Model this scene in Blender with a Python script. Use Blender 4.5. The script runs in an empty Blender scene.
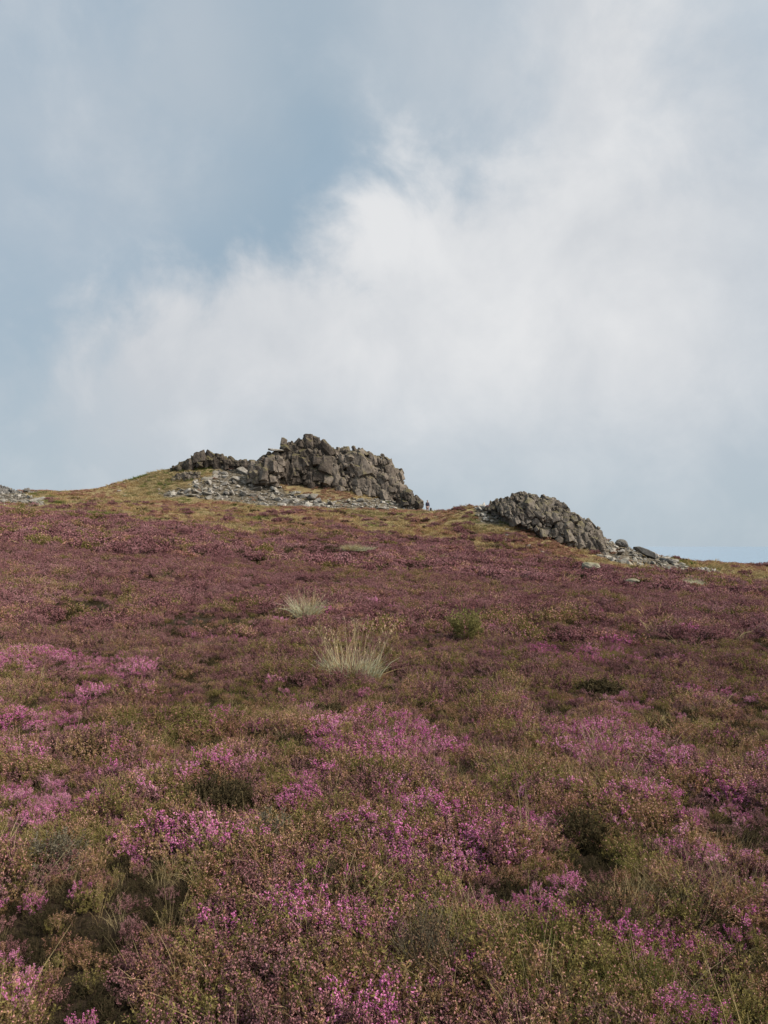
import bpy, bmesh, math, random
import numpy as np
from mathutils import Vector, Matrix, Euler, noise as mnoise

SEED = 7
rng = np.random.default_rng(SEED)
random.seed(SEED)
scene = bpy.context.scene
COL = scene.collection

# ------------------------------------------------------------------ camera geometry
F = 740.0
PITCH = math.atan(33.0 / F)
ZC = 1.55
CP, SP = math.cos(PITCH), math.sin(PITCH)


def ray(px, py):
    u = (px - 384.0) / F
    v = (512.0 - py) / F
    return np.array([u, CP - v * SP, SP + v * CP])


def at_depth(px, py, Y):
    d = ray(px, py)
    return np.array([d[0] / d[1] * Y, Y, ZC + d[2] / d[1] * Y])


def elev(py):
    v = (512.0 - np.asarray(py, float)) / F
    return (SP + v * CP) / (CP - v * SP)


# ------------------------------------------------------------------ numpy noise
def _hash(ix, iy, seed):
    h = (ix.astype(np.int64) * 374761393 + iy.astype(np.int64) * 668265263 + seed * 974634777) & 0xFFFFFFFF
    h = ((h ^ (h >> 13)) * 1274126177) & 0xFFFFFFFF
    h = h ^ (h >> 16)
    return (h & 0xFFFFFF) / float(0xFFFFFF)


def vnoise(x, y, seed=0):
    ix = np.floor(x); iy = np.floor(y)
    fx = x - ix; fy = y - iy
    fx = fx * fx * fx * (fx * (fx * 6 - 15) + 10)
    fy = fy * fy * fy * (fy * (fy * 6 - 15) + 10)
    a = _hash(ix, iy, seed); b = _hash(ix + 1, iy, seed)
    c = _hash(ix, iy + 1, seed); d = _hash(ix + 1, iy + 1, seed)
    return (a * (1 - fx) + b * fx) * (1 - fy) + (c * (1 - fx) + d * fx) * fy


def fbm(x, y, scale, octv=4, seed=0):
    """0..1 fractal noise; scale = size in metres of the largest lumps."""
    x = np.asarray(x, float) / scale; y = np.asarray(y, float) / scale
    s = 0; a = 1.0; t = 0
    ca, sa = math.cos(0.6), math.sin(0.6)
    for o in range(octv):
        s = s + a * vnoise(x, y, seed + o * 17)
        t += a
        a *= 0.5
        x, y = (x * ca - y * sa) * 2.03 + 11.3, (x * sa + y * ca) * 2.03 - 4.7
    return s / t


def sstep(a, b, x):
    t = np.clip((np.asarray(x, float) - a) / (b - a), 0, 1)
    return t * t * (3 - 2 * t)


# ------------------------------------------------------------------ terrain
TCOLS = np.array([-620, -384, -300, -254, -224, -190, -150, -100, -40, 0, 40, 60, 80, 116, 150, 200, 230, 260, 300, 384, 620], float)


def trow(pts):
    xs = [p[0] for p in pts]; ys = [p[1] for p in pts]
    return np.interp(TCOLS, xs, ys)


TR = [
    (4.0, trow([(-384, 806), (384, 818)])),
    (9.0, trow([(-384, 643), (0, 651), (384, 661)])),
    (16.0, trow([(-384, 590), (0, 601), (384, 614)])),
    (25.0, trow([(-384, 554), (0, 578), (384, 602)])),
    (40.0, trow([(-384, 527), (0, 559), (384, 593)])),
    (60.0, trow([(-620, 500), (-384, 509), (-190, 521), (0, 539), (116, 550), (200, 561), (384, 580), (620, 600)])),
    (68.0, trow([(-620, 498), (-384, 506), (-190, 515), (0, 530), (60, 530), (80, 530), (116, 531), (150, 541), (200, 553), (230, 558), (260, 563), (300, 567), (384, 573), (620, 592)])),
    (74.0, trow([(-620, 496), (-384, 503), (-190, 511), (-100, 516), (0, 522), (40, 518), (60, 512), (80, 508), (100, 502), (116, 499), (150, 502), (200, 530), (230, 543), (260, 554), (300, 560), (384, 568), (620, 588)])),
    (82.0, trow([(-620, 494), (-384, 500), (-190, 508), (-100, 512), (0, 517), (40, 515), (80, 513), (116, 512), (150, 520), (200, 540), (230, 551), (260, 559), (300, 563), (384, 569), (620, 586)])),
    (93.0, trow([(-620, 490), (-384, 496), (-300, 495), (-254, 496), (-224, 498), (-190, 500), (-150, 502), (-100, 503), (-40, 505), (0, 508), (40, 511), (60, 514), (116, 520), (150, 530), (200, 545), (260, 563), (300, 566), (384, 572), (620, 588)])),
    (98.0, trow([(-620, 485), (-384, 493), (-300, 493), (-254, 487), (-224, 482), (-190, 480), (-150, 482), (-100, 484), (-84, 486), (-40, 491), (0, 499), (40, 511), (60, 515), (116, 523), (200, 548), (260, 565), (300, 569), (384, 575), (620, 590)])),
    (103.0, trow([(-620, 480), (-384, 490), (-300, 492), (-254, 477), (-224, 468), (-190, 464), (-150, 463), (-100, 468), (-40, 480), (0, 497), (40, 514), (60, 518), (116, 528), (200, 552), (260, 568), (300, 572), (384, 579), (620, 594)])),
    (125.0, trow([(-620, 490), (-384, 500), (-254, 490), (-150, 482), (-40, 497), (0, 512), (40, 526), (116, 545), (384, 596)])),
    (200.0, trow([(-384, 575), (384, 610)])),
    (400.0, trow([(-384, 655), (384, 665)])),
    (900.0, trow([(-384, 690), (384, 690)])),
]
TYS = np.log(np.array([0.2, 2.0] + [r[0] for r in TR]))
THS = np.array([[-1.52] * len(TCOLS), [-1.51] * len(TCOLS)] + [elev(r[1]) * r[0] for r in TR])


def _table(X, Y):
    phi = np.arctan2(X, Y)
    rho = np.maximum(np.hypot(X, Y), 0.2)
    pc = np.clip(phi, -math.radians(50), math.radians(50))
    Yd = np.maximum(rho * np.cos(pc), 0.2)
    c = np.clip(np.tan(pc) * F, TCOLS[0], TCOLS[-1])
    r = np.clip(np.log(Yd), TYS[0], TYS[-1] - 1e-9)
    ri = np.clip(np.searchsorted(TYS, r, side='right') - 1, 0, len(TYS) - 2)
    ci = np.clip(np.searchsorted(TCOLS, c, side='right') - 1, 0, len(TCOLS) - 2)
    fr = (r - TYS[ri]) / (TYS[ri + 1] - TYS[ri])
    fc = (c - TCOLS[ci]) / (TCOLS[ci + 1] - TCOLS[ci])
    h = (THS[ri, ci] * (1 - fr) + THS[ri + 1, ci] * fr) * (1 - fc) + (THS[ri, ci + 1] * (1 - fr) + THS[ri + 1, ci + 1] * fr) * fc
    w = sstep(math.radians(55), math.radians(120), np.abs(phi))
    back = -1.52 - 0.06 * np.maximum(rho - 8, 0) - 0.00008 * rho ** 2
    return h * (1 - w) + back * w


_JIT = [(0, 0)] + [(math.cos(a) * q, math.sin(a) * q) for q in (0.5, 1.0) for a in np.arange(0, 2 * math.pi, math.pi / 3)]


def height(X, Y, rough=True):
    X = np.asarray(X, float); Y = np.asarray(Y, float)
    rho = np.hypot(X, Y)
    s = np.minimum(0.10 * rho, 2.2)
    h = 0
    for jx, jy in _JIT:
        h = h + _table(X + jx * s, Y + jy * s)
    h = ZC + h / len(_JIT)
    if rough:
        a = sstep(1.5, 8, rho)
        h = h + a * (fbm(X, Y, 2.6, 3, 5) - 0.5) * 0.34 * (0.25 + 0.75 * sstep(8, 40, rho)) + (fbm(X, Y, 0.7, 3, 9) - 0.5) * 0.12
        h = h + sstep(40, 75, rho) * (fbm(X, Y, 6.0, 3, 15) - 0.5) * 0.7
    return h


def height1(x, y):
    return float(height(np.array([x]), np.array([y]))[0])


def pix2ground(px, py, y0=1.2, y1=116.0):
    d = ray(px, py)
    Ys = np.exp(np.linspace(math.log(y0), math.log(y1), 900))
    X = d[0] / d[1] * Ys
    Z = ZC + d[2] / d[1] * Ys
    below = Z < height(X, Ys)
    if not below.any():
        i = int(np.argmin(Z - height(X, Ys)))
    else:
        i = int(np.argmax(below))
    return float(X[i]), float(Ys[i])


# ------------------------------------------------------------------ mesh helpers
def new_mesh_obj(name, verts, faces, mats, parent=None, smooth=False, face_mats=None, link=True):
    me = bpy.data.meshes.new(name)
    me.from_pydata(verts, [], faces)
    for m in (mats if isinstance(mats, (list, tuple)) else [mats]):
        me.materials.append(m)
    if face_mats is not None:
        me.polygons.foreach_set('material_index', np.asarray(face_mats, np.int32))
    me.polygons.foreach_set('use_smooth', np.full(len(me.polygons), smooth))
    me.update()
    o = bpy.data.objects.new(name, me)
    if link:
        COL.objects.link(o)
    if parent is not None:
        o.parent = parent
    return o


def quads_obj(name, P, Q, mi, mats, parent=None, link=True, smooth=False):
    """P: n x 3 verts; Q: m x 4 quads; mi: material index per quad."""
    me = bpy.data.meshes.new(name)
    n, m = len(P), len(Q)
    me.vertices.add(n)
    me.vertices.foreach_set('co', np.asarray(P, np.float32).ravel())
    me.loops.add(m * 4)
    me.loops.foreach_set('vertex_index', np.asarray(Q, np.int32).ravel())
    me.polygons.add(m)
    me.polygons.foreach_set('loop_start', np.arange(0, m * 4, 4, dtype=np.int32))
    for mt in mats:
        me.materials.append(mt)
    me.polygons.foreach_set('material_index', np.asarray(mi, np.int32))
    me.polygons.foreach_set('use_smooth', np.full(m, smooth))
    me.update(calc_edges=True)
    me.validate()
    o = bpy.data.objects.new(name, me)
    if link:
        COL.objects.link(o)
    if parent is not None:
        o.parent = parent
    return o


def tag(o, label=None, cat=None, group=None, kind=None):
    if label: o['label'] = label
    if cat: o['category'] = cat
    if group: o['group'] = group
    if kind: o['kind'] = kind
    return o


def empty(name, loc, rz=0.0):
    o = bpy.data.objects.new(name, None)
    o.empty_display_size = 0.3
    COL.objects.link(o)
    o.location = loc
    o.rotation_euler = (0, 0, rz)
    return o


# ------------------------------------------------------------------ materials
def mat(name):
    m = bpy.data.materials.new(name)
    m.use_nodes = True
    nt = m.node_tree
    nt.nodes.clear()
    out = nt.nodes.new('ShaderNodeOutputMaterial')
    return m, nt, out


def N(nt, t, **kw):
    n = nt.nodes.new(t)
    for k, v in kw.items():
        setattr(n, k, v)
    return n


def setin(n, **kw):
    for k, v in kw.items():
        n.inputs[k.replace('_', ' ')].default_value = v


def ramp(nt, stops, fac=None):
    r = N(nt, 'ShaderNodeValToRGB')
    e = r.color_ramp.elements
    while len(e) < len(stops):
        e.new(0.5)
    for i, (p, c) in enumerate(stops):
        e[i].position = p
        e[i].color = tuple(c) + (1,) if len(c) == 3 else c
    if fac is not None:
        nt.links.new(fac, r.inputs[0])
    return r


def mixrgb(nt, fac, a, b, mode='MIX'):
    m = N(nt, 'ShaderNodeMix', data_type='RGBA', blend_type=mode)
    if hasattr(fac, 'is_linked') or hasattr(fac, 'links'):
        nt.links.new(fac, m.inputs[0])
    else:
        m.inputs[0].default_value = fac
    for i, s in ((6, a), (7, b)):
        if isinstance(s, (tuple, list)):
            m.inputs[i].default_value = tuple(s) + (1,) if len(s) == 3 else tuple(s)
        else:
            nt.links.new(s, m.inputs[i])
    return m.outputs[2]


def math_n(nt, op, a, b=None, clamp=False):
    m = N(nt, 'ShaderNodeMath', operation=op, use_clamp=clamp)
    for i, s in enumerate((a, b)):
        if s is None:
            continue
        if isinstance(s, (int, float)):
            m.inputs[i].default_value = s
        else:
            nt.links.new(s, m.inputs[i])
    return m.outputs[0]


def map_range(nt, v, a, b, c=0.0, d=1.0, smooth=True):
    m = N(nt, 'ShaderNodeMapRange', interpolation_type='SMOOTHSTEP' if smooth else 'LINEAR')
    nt.links.new(v, m.inputs['Value'])
    for k, x in (('From Min', a), ('From Max', b), ('To Min', c), ('To Max', d)):
        m.inputs[k].default_value = x
    return m.outputs[0]


def noise_tex(nt, vec, scale, detail=4.0, rough=0.55, dist=0.0):
    n = N(nt, 'ShaderNodeTexNoise')
    n.inputs['Scale'].default_value = scale
    n.inputs['Detail'].default_value = detail
    n.inputs['Roughness'].default_value = rough
    n.inputs['Distortion'].default_value = dist
    if vec is not None:
        nt.links.new(vec, n.inputs['Vector'])
    return n.outputs[0]


def plant_mat(name, cols, transl=0.22, tint_attr=True, rough=0.7):
    """cols: list of colours chosen along per-instance tint + noise over the plant."""
    m, nt, out = mat(name)
    geo = N(nt, 'ShaderNodeNewGeometry')
    oi = N(nt, 'ShaderNodeObjectInfo')
    ns = noise_tex(nt, geo.outputs['Position'], 9.0, 3.0, 0.6)
    big = noise_tex(nt, geo.outputs['Position'], 0.8, 3.0, 0.6)
    f = math_n(nt, 'ADD', math_n(nt, 'MULTIPLY', oi.outputs['Random'], 0.45), math_n(nt, 'MULTIPLY', ns, 0.6))
    wide = noise_tex(nt, geo.outputs['Position'], 0.16, 3.0, 0.6)
    f = math_n(nt, 'ADD', f, math_n(nt, 'MULTIPLY', math_n(nt, 'ADD', big, wide), 0.55))
    f = map_range(nt, f, 0.65, 1.5, 0, 1, False)
    k = len(cols)
    r = ramp(nt, [(i / (k - 1), c) for i, c in enumerate(cols)], f)
    d = N(nt, 'ShaderNodeBsdfDiffuse')
    t = N(nt, 'ShaderNodeBsdfTranslucent')
    nt.links.new(r.outputs[0], d.inputs[0]); nt.links.new(r.outputs[0], t.inputs[0])
    mx = N(nt, 'ShaderNodeMixShader')
    mx.inputs[0].default_value = transl
    nt.links.new(d.outputs[0], mx.inputs[1]); nt.links.new(t.outputs[0], mx.inputs[2])
    nt.links.new(mx.outputs[0], out.inputs[0])
    return m


M_STEM = plant_mat('heather_stem_bark', [(0.06, 0.038, 0.024), (0.12, 0.08, 0.05), (0.20, 0.15, 0.10)], 0.0)
M_LEAF_BROWN = plant_mat('heather_leaf_brown', [(0.165, 0.102, 0.050), (0.27, 0.175, 0.086), (0.38, 0.26, 0.138)])
M_LEAF_MAUVE = plant_mat('heather_leaf_dull', [(0.055, 0.034, 0.026), (0.105, 0.066, 0.05), (0.17, 0.115, 0.085)])
M_LEAF_GREEN = plant_mat('heather_leaf_green', [(0.115, 0.100, 0.034), (0.20, 0.168, 0.058), (0.31, 0.255, 0.10)])
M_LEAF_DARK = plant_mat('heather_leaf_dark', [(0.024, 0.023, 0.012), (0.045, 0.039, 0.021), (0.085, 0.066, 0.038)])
M_LEAF_BUSH = plant_mat('bush_leaf_brown', [(0.040, 0.034, 0.018), (0.075, 0.060, 0.032), (0.13, 0.10, 0.058)])
M_FL_MAG = plant_mat('bell_flower_magenta', [(0.50, 0.13, 0.32), (0.66, 0.23, 0.45), (0.80, 0.42, 0.60)], 0.22)
M_FL_MAUVE = plant_mat('faded_flower_mauve', [(0.25, 0.112, 0.122), (0.36, 0.177, 0.19), (0.48, 0.275, 0.29)], 0.22)
M_FL_SALMON = plant_mat('dried_flower_salmon', [(0.46, 0.20, 0.19), (0.58, 0.31, 0.27), (0.70, 0.46, 0.38)], 0.22)
M_STRAW = plant_mat('dry_grass_straw', [(0.26, 0.175, 0.085), (0.40, 0.29, 0.14), (0.54, 0.42, 0.24)], 0.22)
M_GRASS_OLIVE = plant_mat('moor_grass_olive', [(0.215, 0.162, 0.082), (0.35, 0.275, 0.145), (0.50, 0.42, 0.25)], 0.22)
M_GRASS_GREEN = plant_mat('fresh_grass_green', [(0.07, 0.095, 0.025), (0.12, 0.15, 0.04), (0.19, 0.21, 0.07)], 0.22)
M_GRASS_PALE = plant_mat('bleached_grass', [(0.30, 0.31, 0.19), (0.46, 0.455, 0.31), (0.62, 0.59, 0.44)], 0.22)
M_GRASS_STALK = plant_mat('pale_flower_stalk', [(0.36, 0.27, 0.15), (0.5, 0.4, 0.25), (0.6, 0.5, 0.34)], 0.22)
M_BILB = plant_mat('shrub_leaf_yellow_green', [(0.165, 0.155, 0.06), (0.25, 0.23, 0.09), (0.37, 0.34, 0.16)], 0.35)
M_GREY = plant_mat('lichen_grey_twig', [(0.10, 0.088, 0.062), (0.155, 0.138, 0.10), (0.23, 0.205, 0.155)], 0.0)


def rock_mat(name, dark, mid, pale, moss=0.35, mosscol=(0.12, 0.105, 0.035), scale=1.0, bump=0.5):
    m, nt, out = mat(name)
    geo = N(nt, 'ShaderNodeNewGeometry')
    tc = N(nt, 'ShaderNodeTexCoord')
    oi = N(nt, 'ShaderNodeObjectInfo')
    P = geo.outputs['Position']
    n1 = noise_tex(nt, P, 0.7 * scale, 6, 0.65, 0.4)
    n2 = noise_tex(nt, P, 3.3 * scale, 6, 0.7, 0.3)
    f = math_n(nt, 'ADD', math_n(nt, 'MULTIPLY', n1, 0.55), math_n(nt, 'MULTIPLY', n2, 0.55))
    f = math_n(nt, 'ADD', f, math_n(nt, 'MULTIPLY', math_n(nt, 'SUBTRACT', oi.outputs['Random'], 0.5), 0.16))
    r = ramp(nt, [(0.38, dark), (0.54, mid), (0.70, pale)], f)
    # lichen flecks
    v = N(nt, 'ShaderNodeTexVoronoi')
    v.inputs['Scale'].default_value = 3.2 * scale
    nt.links.new(P, v.inputs['Vector'])
    fl = map_range(nt, math_n(nt, 'ADD', v.outputs['Distance'], math_n(nt, 'MULTIPLY', n2, 0.9)), 0.66, 0.50)
    c = mixrgb(nt, math_n(nt, 'MULTIPLY', fl, 0.5), r.outputs[0], tuple(min(1, x * 1.35) for x in pale))
    # moss and turf that grow on ledges
    sep = N(nt, 'ShaderNodeSeparateXYZ')
    nt.links.new(geo.outputs['Normal'], sep.inputs[0])
    n3 = noise_tex(nt, P, 0.5 * scale, 5, 0.6)
    mz = map_range(nt, math_n(nt, 'ADD', math_n(nt, 'MULTIPLY', sep.outputs[2], 0.55), n3), 0.72, 0.98)
    c = mixrgb(nt, math_n(nt, 'MULTIPLY', mz, moss), c, mosscol)
    b = N(nt, 'ShaderNodeBsdfPrincipled')
    nt.links.new(c, b.inputs['Base Color'])
    b.inputs['Roughness'].default_value = 0.9
    b.inputs['Specular IOR Level'].default_value = 0.25
    bp = N(nt, 'ShaderNodeBump')
    bp.inputs['Strength'].default_value = bump
    bp.inputs['Distance'].default_value = 0.12
    nt.links.new(noise_tex(nt, P, 6 * scale, 6, 0.7), bp.inputs['Height'])
    nt.links.new(bp.outputs[0], b.inputs['Normal'])
    nt.links.new(b.outputs[0], out.inputs[0])
    return m


M_ROCK = rock_mat('weathered_quartzite', (0.028, 0.023, 0.0185), (0.084, 0.068, 0.056), (0.19, 0.16, 0.133), 0.55)
M_ROCK_R = rock_mat('weathered_quartzite_dark', (0.024, 0.020, 0.017), (0.072, 0.060, 0.050), (0.195, 0.168, 0.142), 0.5)
M_STONE = rock_mat('pale_scree_stone', (0.105, 0.094, 0.082), (0.23, 0.212, 0.19), (0.43, 0.405, 0.37), 0.25, bump=0.4)
M_BOULDER = rock_mat('dark_boulder_stone', (0.075, 0.07, 0.066), (0.135, 0.128, 0.122), (0.22, 0.21, 0.20), 0.15)
M_LICHEN = rock_mat('lichened_stone', (0.10, 0.095, 0.07), (0.18, 0.17, 0.13), (0.30, 0.28, 0.22), 0.7, (0.16, 0.15, 0.07))

# ------------------------------------------------------------------ ground zones
def pblob(X, Y, blobs):
    """soft patches laid on the ground: (px, py, rx, ry, weight), converted to world ellipses"""
    s = np.zeros_like(np.asarray(X, float))
    for (cx, cy, rx, ry, w) in blobs:
        c0 = pix2ground(cx, cy)
        ca = pix2ground(cx, cy - ry)
        cb = pix2ground(cx, min(cy + ry, 1080))
        rX = rx / F * c0[1]
        rY = max(0.5 * abs(ca[1] - cb[1]), 0.12)
        d = ((X - c0[0]) / rX) ** 2 + ((Y - c0[1]) / rY) ** 2
        s = np.maximum(s, w * np.exp(-0.8 * d))
    return s


MAG = [(382, 735, 62, 26, 1.3), (436, 830, 52, 24, 1.4), (550, 890, 66, 26, 1.45), (605, 912, 45, 18, 1.4), (605, 735, 62, 20, 1.3), (410, 790, 30, 16, 1.1), (640, 760, 50, 14, 1),
       (690, 785, 62, 16, .9), (35, 790, 50, 26, 1), (55, 660, 85, 16, .9), (40, 718, 60, 16, .85), (180, 836, 70, 18, .8),
       (570, 652, 120, 9, .7), (302, 775, 26, 22, .9), (660, 932, 60, 18, .8), (365, 1008, 36, 16, .9), (105, 1016, 46, 16, .9),
       (215, 917, 40, 8, .8), (335, 908, 70, 10, .85), (520, 692, 90, 8, .55), (725, 690, 60, 14, .75), (545, 816, 60, 12, .8),
       (300, 690, 70, 9, .5), (205, 635, 60, 8, .4), (130, 668, 60, 10, .55), (270, 960, 40, 14, .6), (700, 840, 60, 12, .75),
       (480, 1005, 30, 10, .6), (15, 975, 22, 14, .8), (620, 690, 60, 9, .6), (715, 1010, 40, 10, .6), (100, 690, 40, 10, .7)]
GRN = [(120, 722, 95, 13, 1), (560, 945, 100, 30, 1), (330, 965, 90, 25, .6), (420, 935, 50, 30, .7), (690, 985, 90, 30, .9),
       (480, 905, 40, 12, .8), (230, 690, 110, 14, .8), (80, 825, 70, 22, .8), (620, 830, 60, 20, .7), (510, 775, 60, 20, .7),
       (360, 760, 60, 15, .6), (400, 670, 70, 8, .5), (190, 990, 60, 24, .8), (280, 740, 60, 14, .7)]


SCREE_MAIN = [(200, 479), (222, 469), (240, 457), (266, 459), (274, 480), (284, 490), (304, 496), (308, 507), (262, 506), (225, 501), (192, 497), (158, 497), (160, 493), (186, 487)]
SCREE_FOOT = [(285, 495), (300, 498), (330, 500), (360, 499), (400, 497), (426, 507), (424, 511), (380, 509), (340, 509), (300, 507)]
SCREE_WEST = [(-10, 492), (14, 490), (36, 498), (50, 507), (20, 506), (-10, 504)]
SCREE_PILE = [(476, 508), (490, 499), (501, 507), (502, 520), (488, 525), (475, 520)]
SCREE_EAST = [(598, 543), (612, 540), (622, 547), (642, 551), (666, 558), (690, 566), (670, 571), (640, 568), (612, 561), (598, 556)]
SCREE_TAIL = [(664, 562), (700, 568), (724, 572), (718, 575), (680, 573)]


def inside_v(poly, x, y):
    c = np.zeros(x.shape, bool)
    n = len(poly)
    for i in range(n):
        x0, y0 = poly[i]; x1, y1 = poly[(i + 1) % n]
        if y0 == y1:
            continue
        hit = ((y0 > y) != (y1 > y)) & (x < (x1 - x0) * (y - y0) / (y1 - y0) + x0)
        c ^= hit
    return c


def project(X, Y, Z):
    yc = Y * CP + (Z - ZC) * SP
    zc = -Y * SP + (Z - ZC) * CP
    yc = np.maximum(yc, 0.1)
    return 384 + F * X / yc, 512 - F * zc / yc


def stony(X, Y):
    X = np.asarray(X, float); Y = np.asarray(Y, float)
    px, py = project(X, np.maximum(Y, 1.0), height(X, Y))
    jx = (fbm(X, Y, 1.5, 2, 71) - 0.5) * 8
    m = np.zeros(X.shape, bool)
    for poly in (SCREE_MAIN, SCREE_FOOT, SCREE_WEST, SCREE_PILE, SCREE_EAST, SCREE_TAIL):
        m |= inside_v(poly, px + jx, py + 0.3 * jx)
    return m & (Y > 56) & (Y < 108)


def zones(X, Y):
    rho = np.hypot(X, Y)
    n1 = fbm(X, Y, 9.0, 4, 31); n2 = fbm(X, Y, 3.0, 4, 41)
    grass = sstep(-4, 4, Y - (61 + (n1 - 0.5) * 34 + (n2 - 0.5) * 10))
    grass = np.where(Y > 0, grass, 0)
    return grass


def under(rho):
    """how far the soil lies below the top of the heather"""
    return 0.10 + 0.09 * sstep(8, 32, rho)


# ------------------------------------------------------------------ the ground sheet
def build_ground():
    front = np.radians(np.arange(-48, 48.01, 0.30))
    rest = np.radians(np.arange(50, 310.01, 2.5))
    ang = np.concatenate([front, rest])
    na = len(ang)
    rad = np.concatenate([np.exp(np.linspace(math.log(0.35), math.log(130.0), 430)), np.exp(np.linspace(math.log(134.0), math.log(900.0), 40))])
    nr = len(rad)
    A, R = np.meshgrid(ang, rad)
    X = R * np.sin(A); Y = R * np.cos(A)
    Z = height(X.ravel(), Y.ravel()).reshape(X.shape)
    g = zones(X.ravel(), Y.ravel()).reshape(X.shape)
    Z = Z - (under(R) + 0.012) * (1 - g) - 0.05 * g
    P = np.stack([X, Y, Z], -1).reshape(-1, 3)
    P = np.vstack([P, [[0, 0, Z[0].mean()]]])
    i, j = np.meshgrid(np.arange(nr - 1), np.arange(na), indexing='ij')
    j2 = (j + 1) % na
    Q = np.stack([i * na + j, (i + 1) * na + j, (i + 1) * na + j2, i * na + j2], -1).reshape(-1, 4)
    Q = Q[:, ::-1]
    o = quads_obj('ground', P, Q, np.zeros(len(Q), int), [M_GROUND], smooth=True)
    me = o.data
    at = me.attributes.new('grassy', 'FLOAT', 'POINT')
    at.data.foreach_set('value', np.append(g.ravel(), 0).astype(np.float32))
    st = stony(X.ravel(), Y.ravel()).astype(np.float32)
    at = me.attributes.new('stony', 'FLOAT', 'POINT')
    at.data.foreach_set('value', np.append(st, 0).astype(np.float32))
    bm = bmesh.new(); bm.from_mesh(me); bm.verts.ensure_lookup_table()
    c = bm.verts[-1]
    ring = [bm.verts[k] for k in range(na)]
    for k in range(na):
        bm.faces.new((c, ring[(k + 1) % na], ring[k]))
    bm.normal_update()
    bm.to_mesh(me); bm.free()
    me.update()
    o['kind'] = 'structure'
    return o


def ground_mat():
    m, nt, out = mat('moor_ground')
    geo = N(nt, 'ShaderNodeNewGeometry')
    P = geo.outputs['Position']
    at = N(nt, 'ShaderNodeAttribute', attribute_name='grassy')
    n1 = noise_tex(nt, P, 0.35, 6, 0.65, 0.5)
    n2 = noise_tex(nt, P, 2.2, 6, 0.7, 0.3)
    n3 = noise_tex(nt, P, 12.0, 5, 0.7)
    f = math_n(nt, 'ADD', math_n(nt, 'MULTIPLY', n1, 0.5), math_n(nt, 'MULTIPLY', n2, 0.5))
    peat = ramp(nt, [(0.3, (0.018, 0.013, 0.009)), (0.55, (0.055, 0.036, 0.024)), (0.75, (0.10, 0.065, 0.045))], f)
    turf = ramp(nt, [(0.34, (0.12, 0.078, 0.048)), (0.46, (0.21, 0.155, 0.08)), (0.56, (0.30, 0.24, 0.12)), (0.70, (0.43, 0.36, 0.21))], f)
    c = mixrgb(nt, at.outputs['Fac'], peat.outputs[0], turf.outputs[0])
    c = mixrgb(nt, math_n(nt, 'MULTIPLY', map_range(nt, n3, 0.35, 0.65), 0.35), c, (0.05, 0.04, 0.025))
    st = N(nt, 'ShaderNodeAttribute', attribute_name='stony')
    vs = N(nt, 'ShaderNodeTexVoronoi')
    vs.inputs['Scale'].default_value = 2.6
    nt.links.new(P, vs.inputs['Vector'])
    rub = ramp(nt, [(0.0, (0.22, 0.20, 0.175)), (0.4, (0.13, 0.115, 0.095)), (0.75, (0.04, 0.034, 0.027))], vs.outputs['Distance'])
    c = mixrgb(nt, math_n(nt, 'MULTIPLY', st.outputs['Fac'], 0.85), c, rub.outputs[0])
    b = N(nt, 'ShaderNodeBsdfPrincipled')
    nt.links.new(c, b.inputs['Base Color'])
    b.inputs['Roughness'].default_value = 1.0
    b.inputs['Specular IOR Level'].default_value = 0.1
    bp = N(nt, 'ShaderNodeBump')
    bp.inputs['Strength'].default_value = 0.8
    bp.inputs['Distance'].default_value = 0.15
    nt.links.new(noise_tex(nt, P, 5.0, 8, 0.75), bp.inputs['Height'])
    nt.links.new(bp.outputs[0], b.inputs['Normal'])
    nt.links.new(b.outputs[0], out.inputs[0])
    return m


M_GROUND = ground_mat()
GROUND = build_ground()

# far water below the hill, reaching the horizon
def sea():
    m, nt, out = mat('far_water')
    b = N(nt, 'ShaderNodeBsdfPrincipled')
    b.inputs['Base Color'].default_value = (0.17, 0.275, 0.385, 1)
    b.inputs['Roughness'].default_value = 0.2
    nt.links.new(b.outputs[0], out.inputs[0])
    n = 48
    R = 60000.0
    vs = [(R * math.cos(2 * math.pi * k / n), R * math.sin(2 * math.pi * k / n), -118.0) for k in range(n)]
    o = new_mesh_obj('sea', vs, [tuple(range(n))], m)
    o['kind'] = 'structure'


sea()

# ------------------------------------------------------------------ plant geometry
def unit(v):
    return v / np.maximum(np.linalg.norm(v, axis=-1, keepdims=True), 1e-9)


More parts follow.
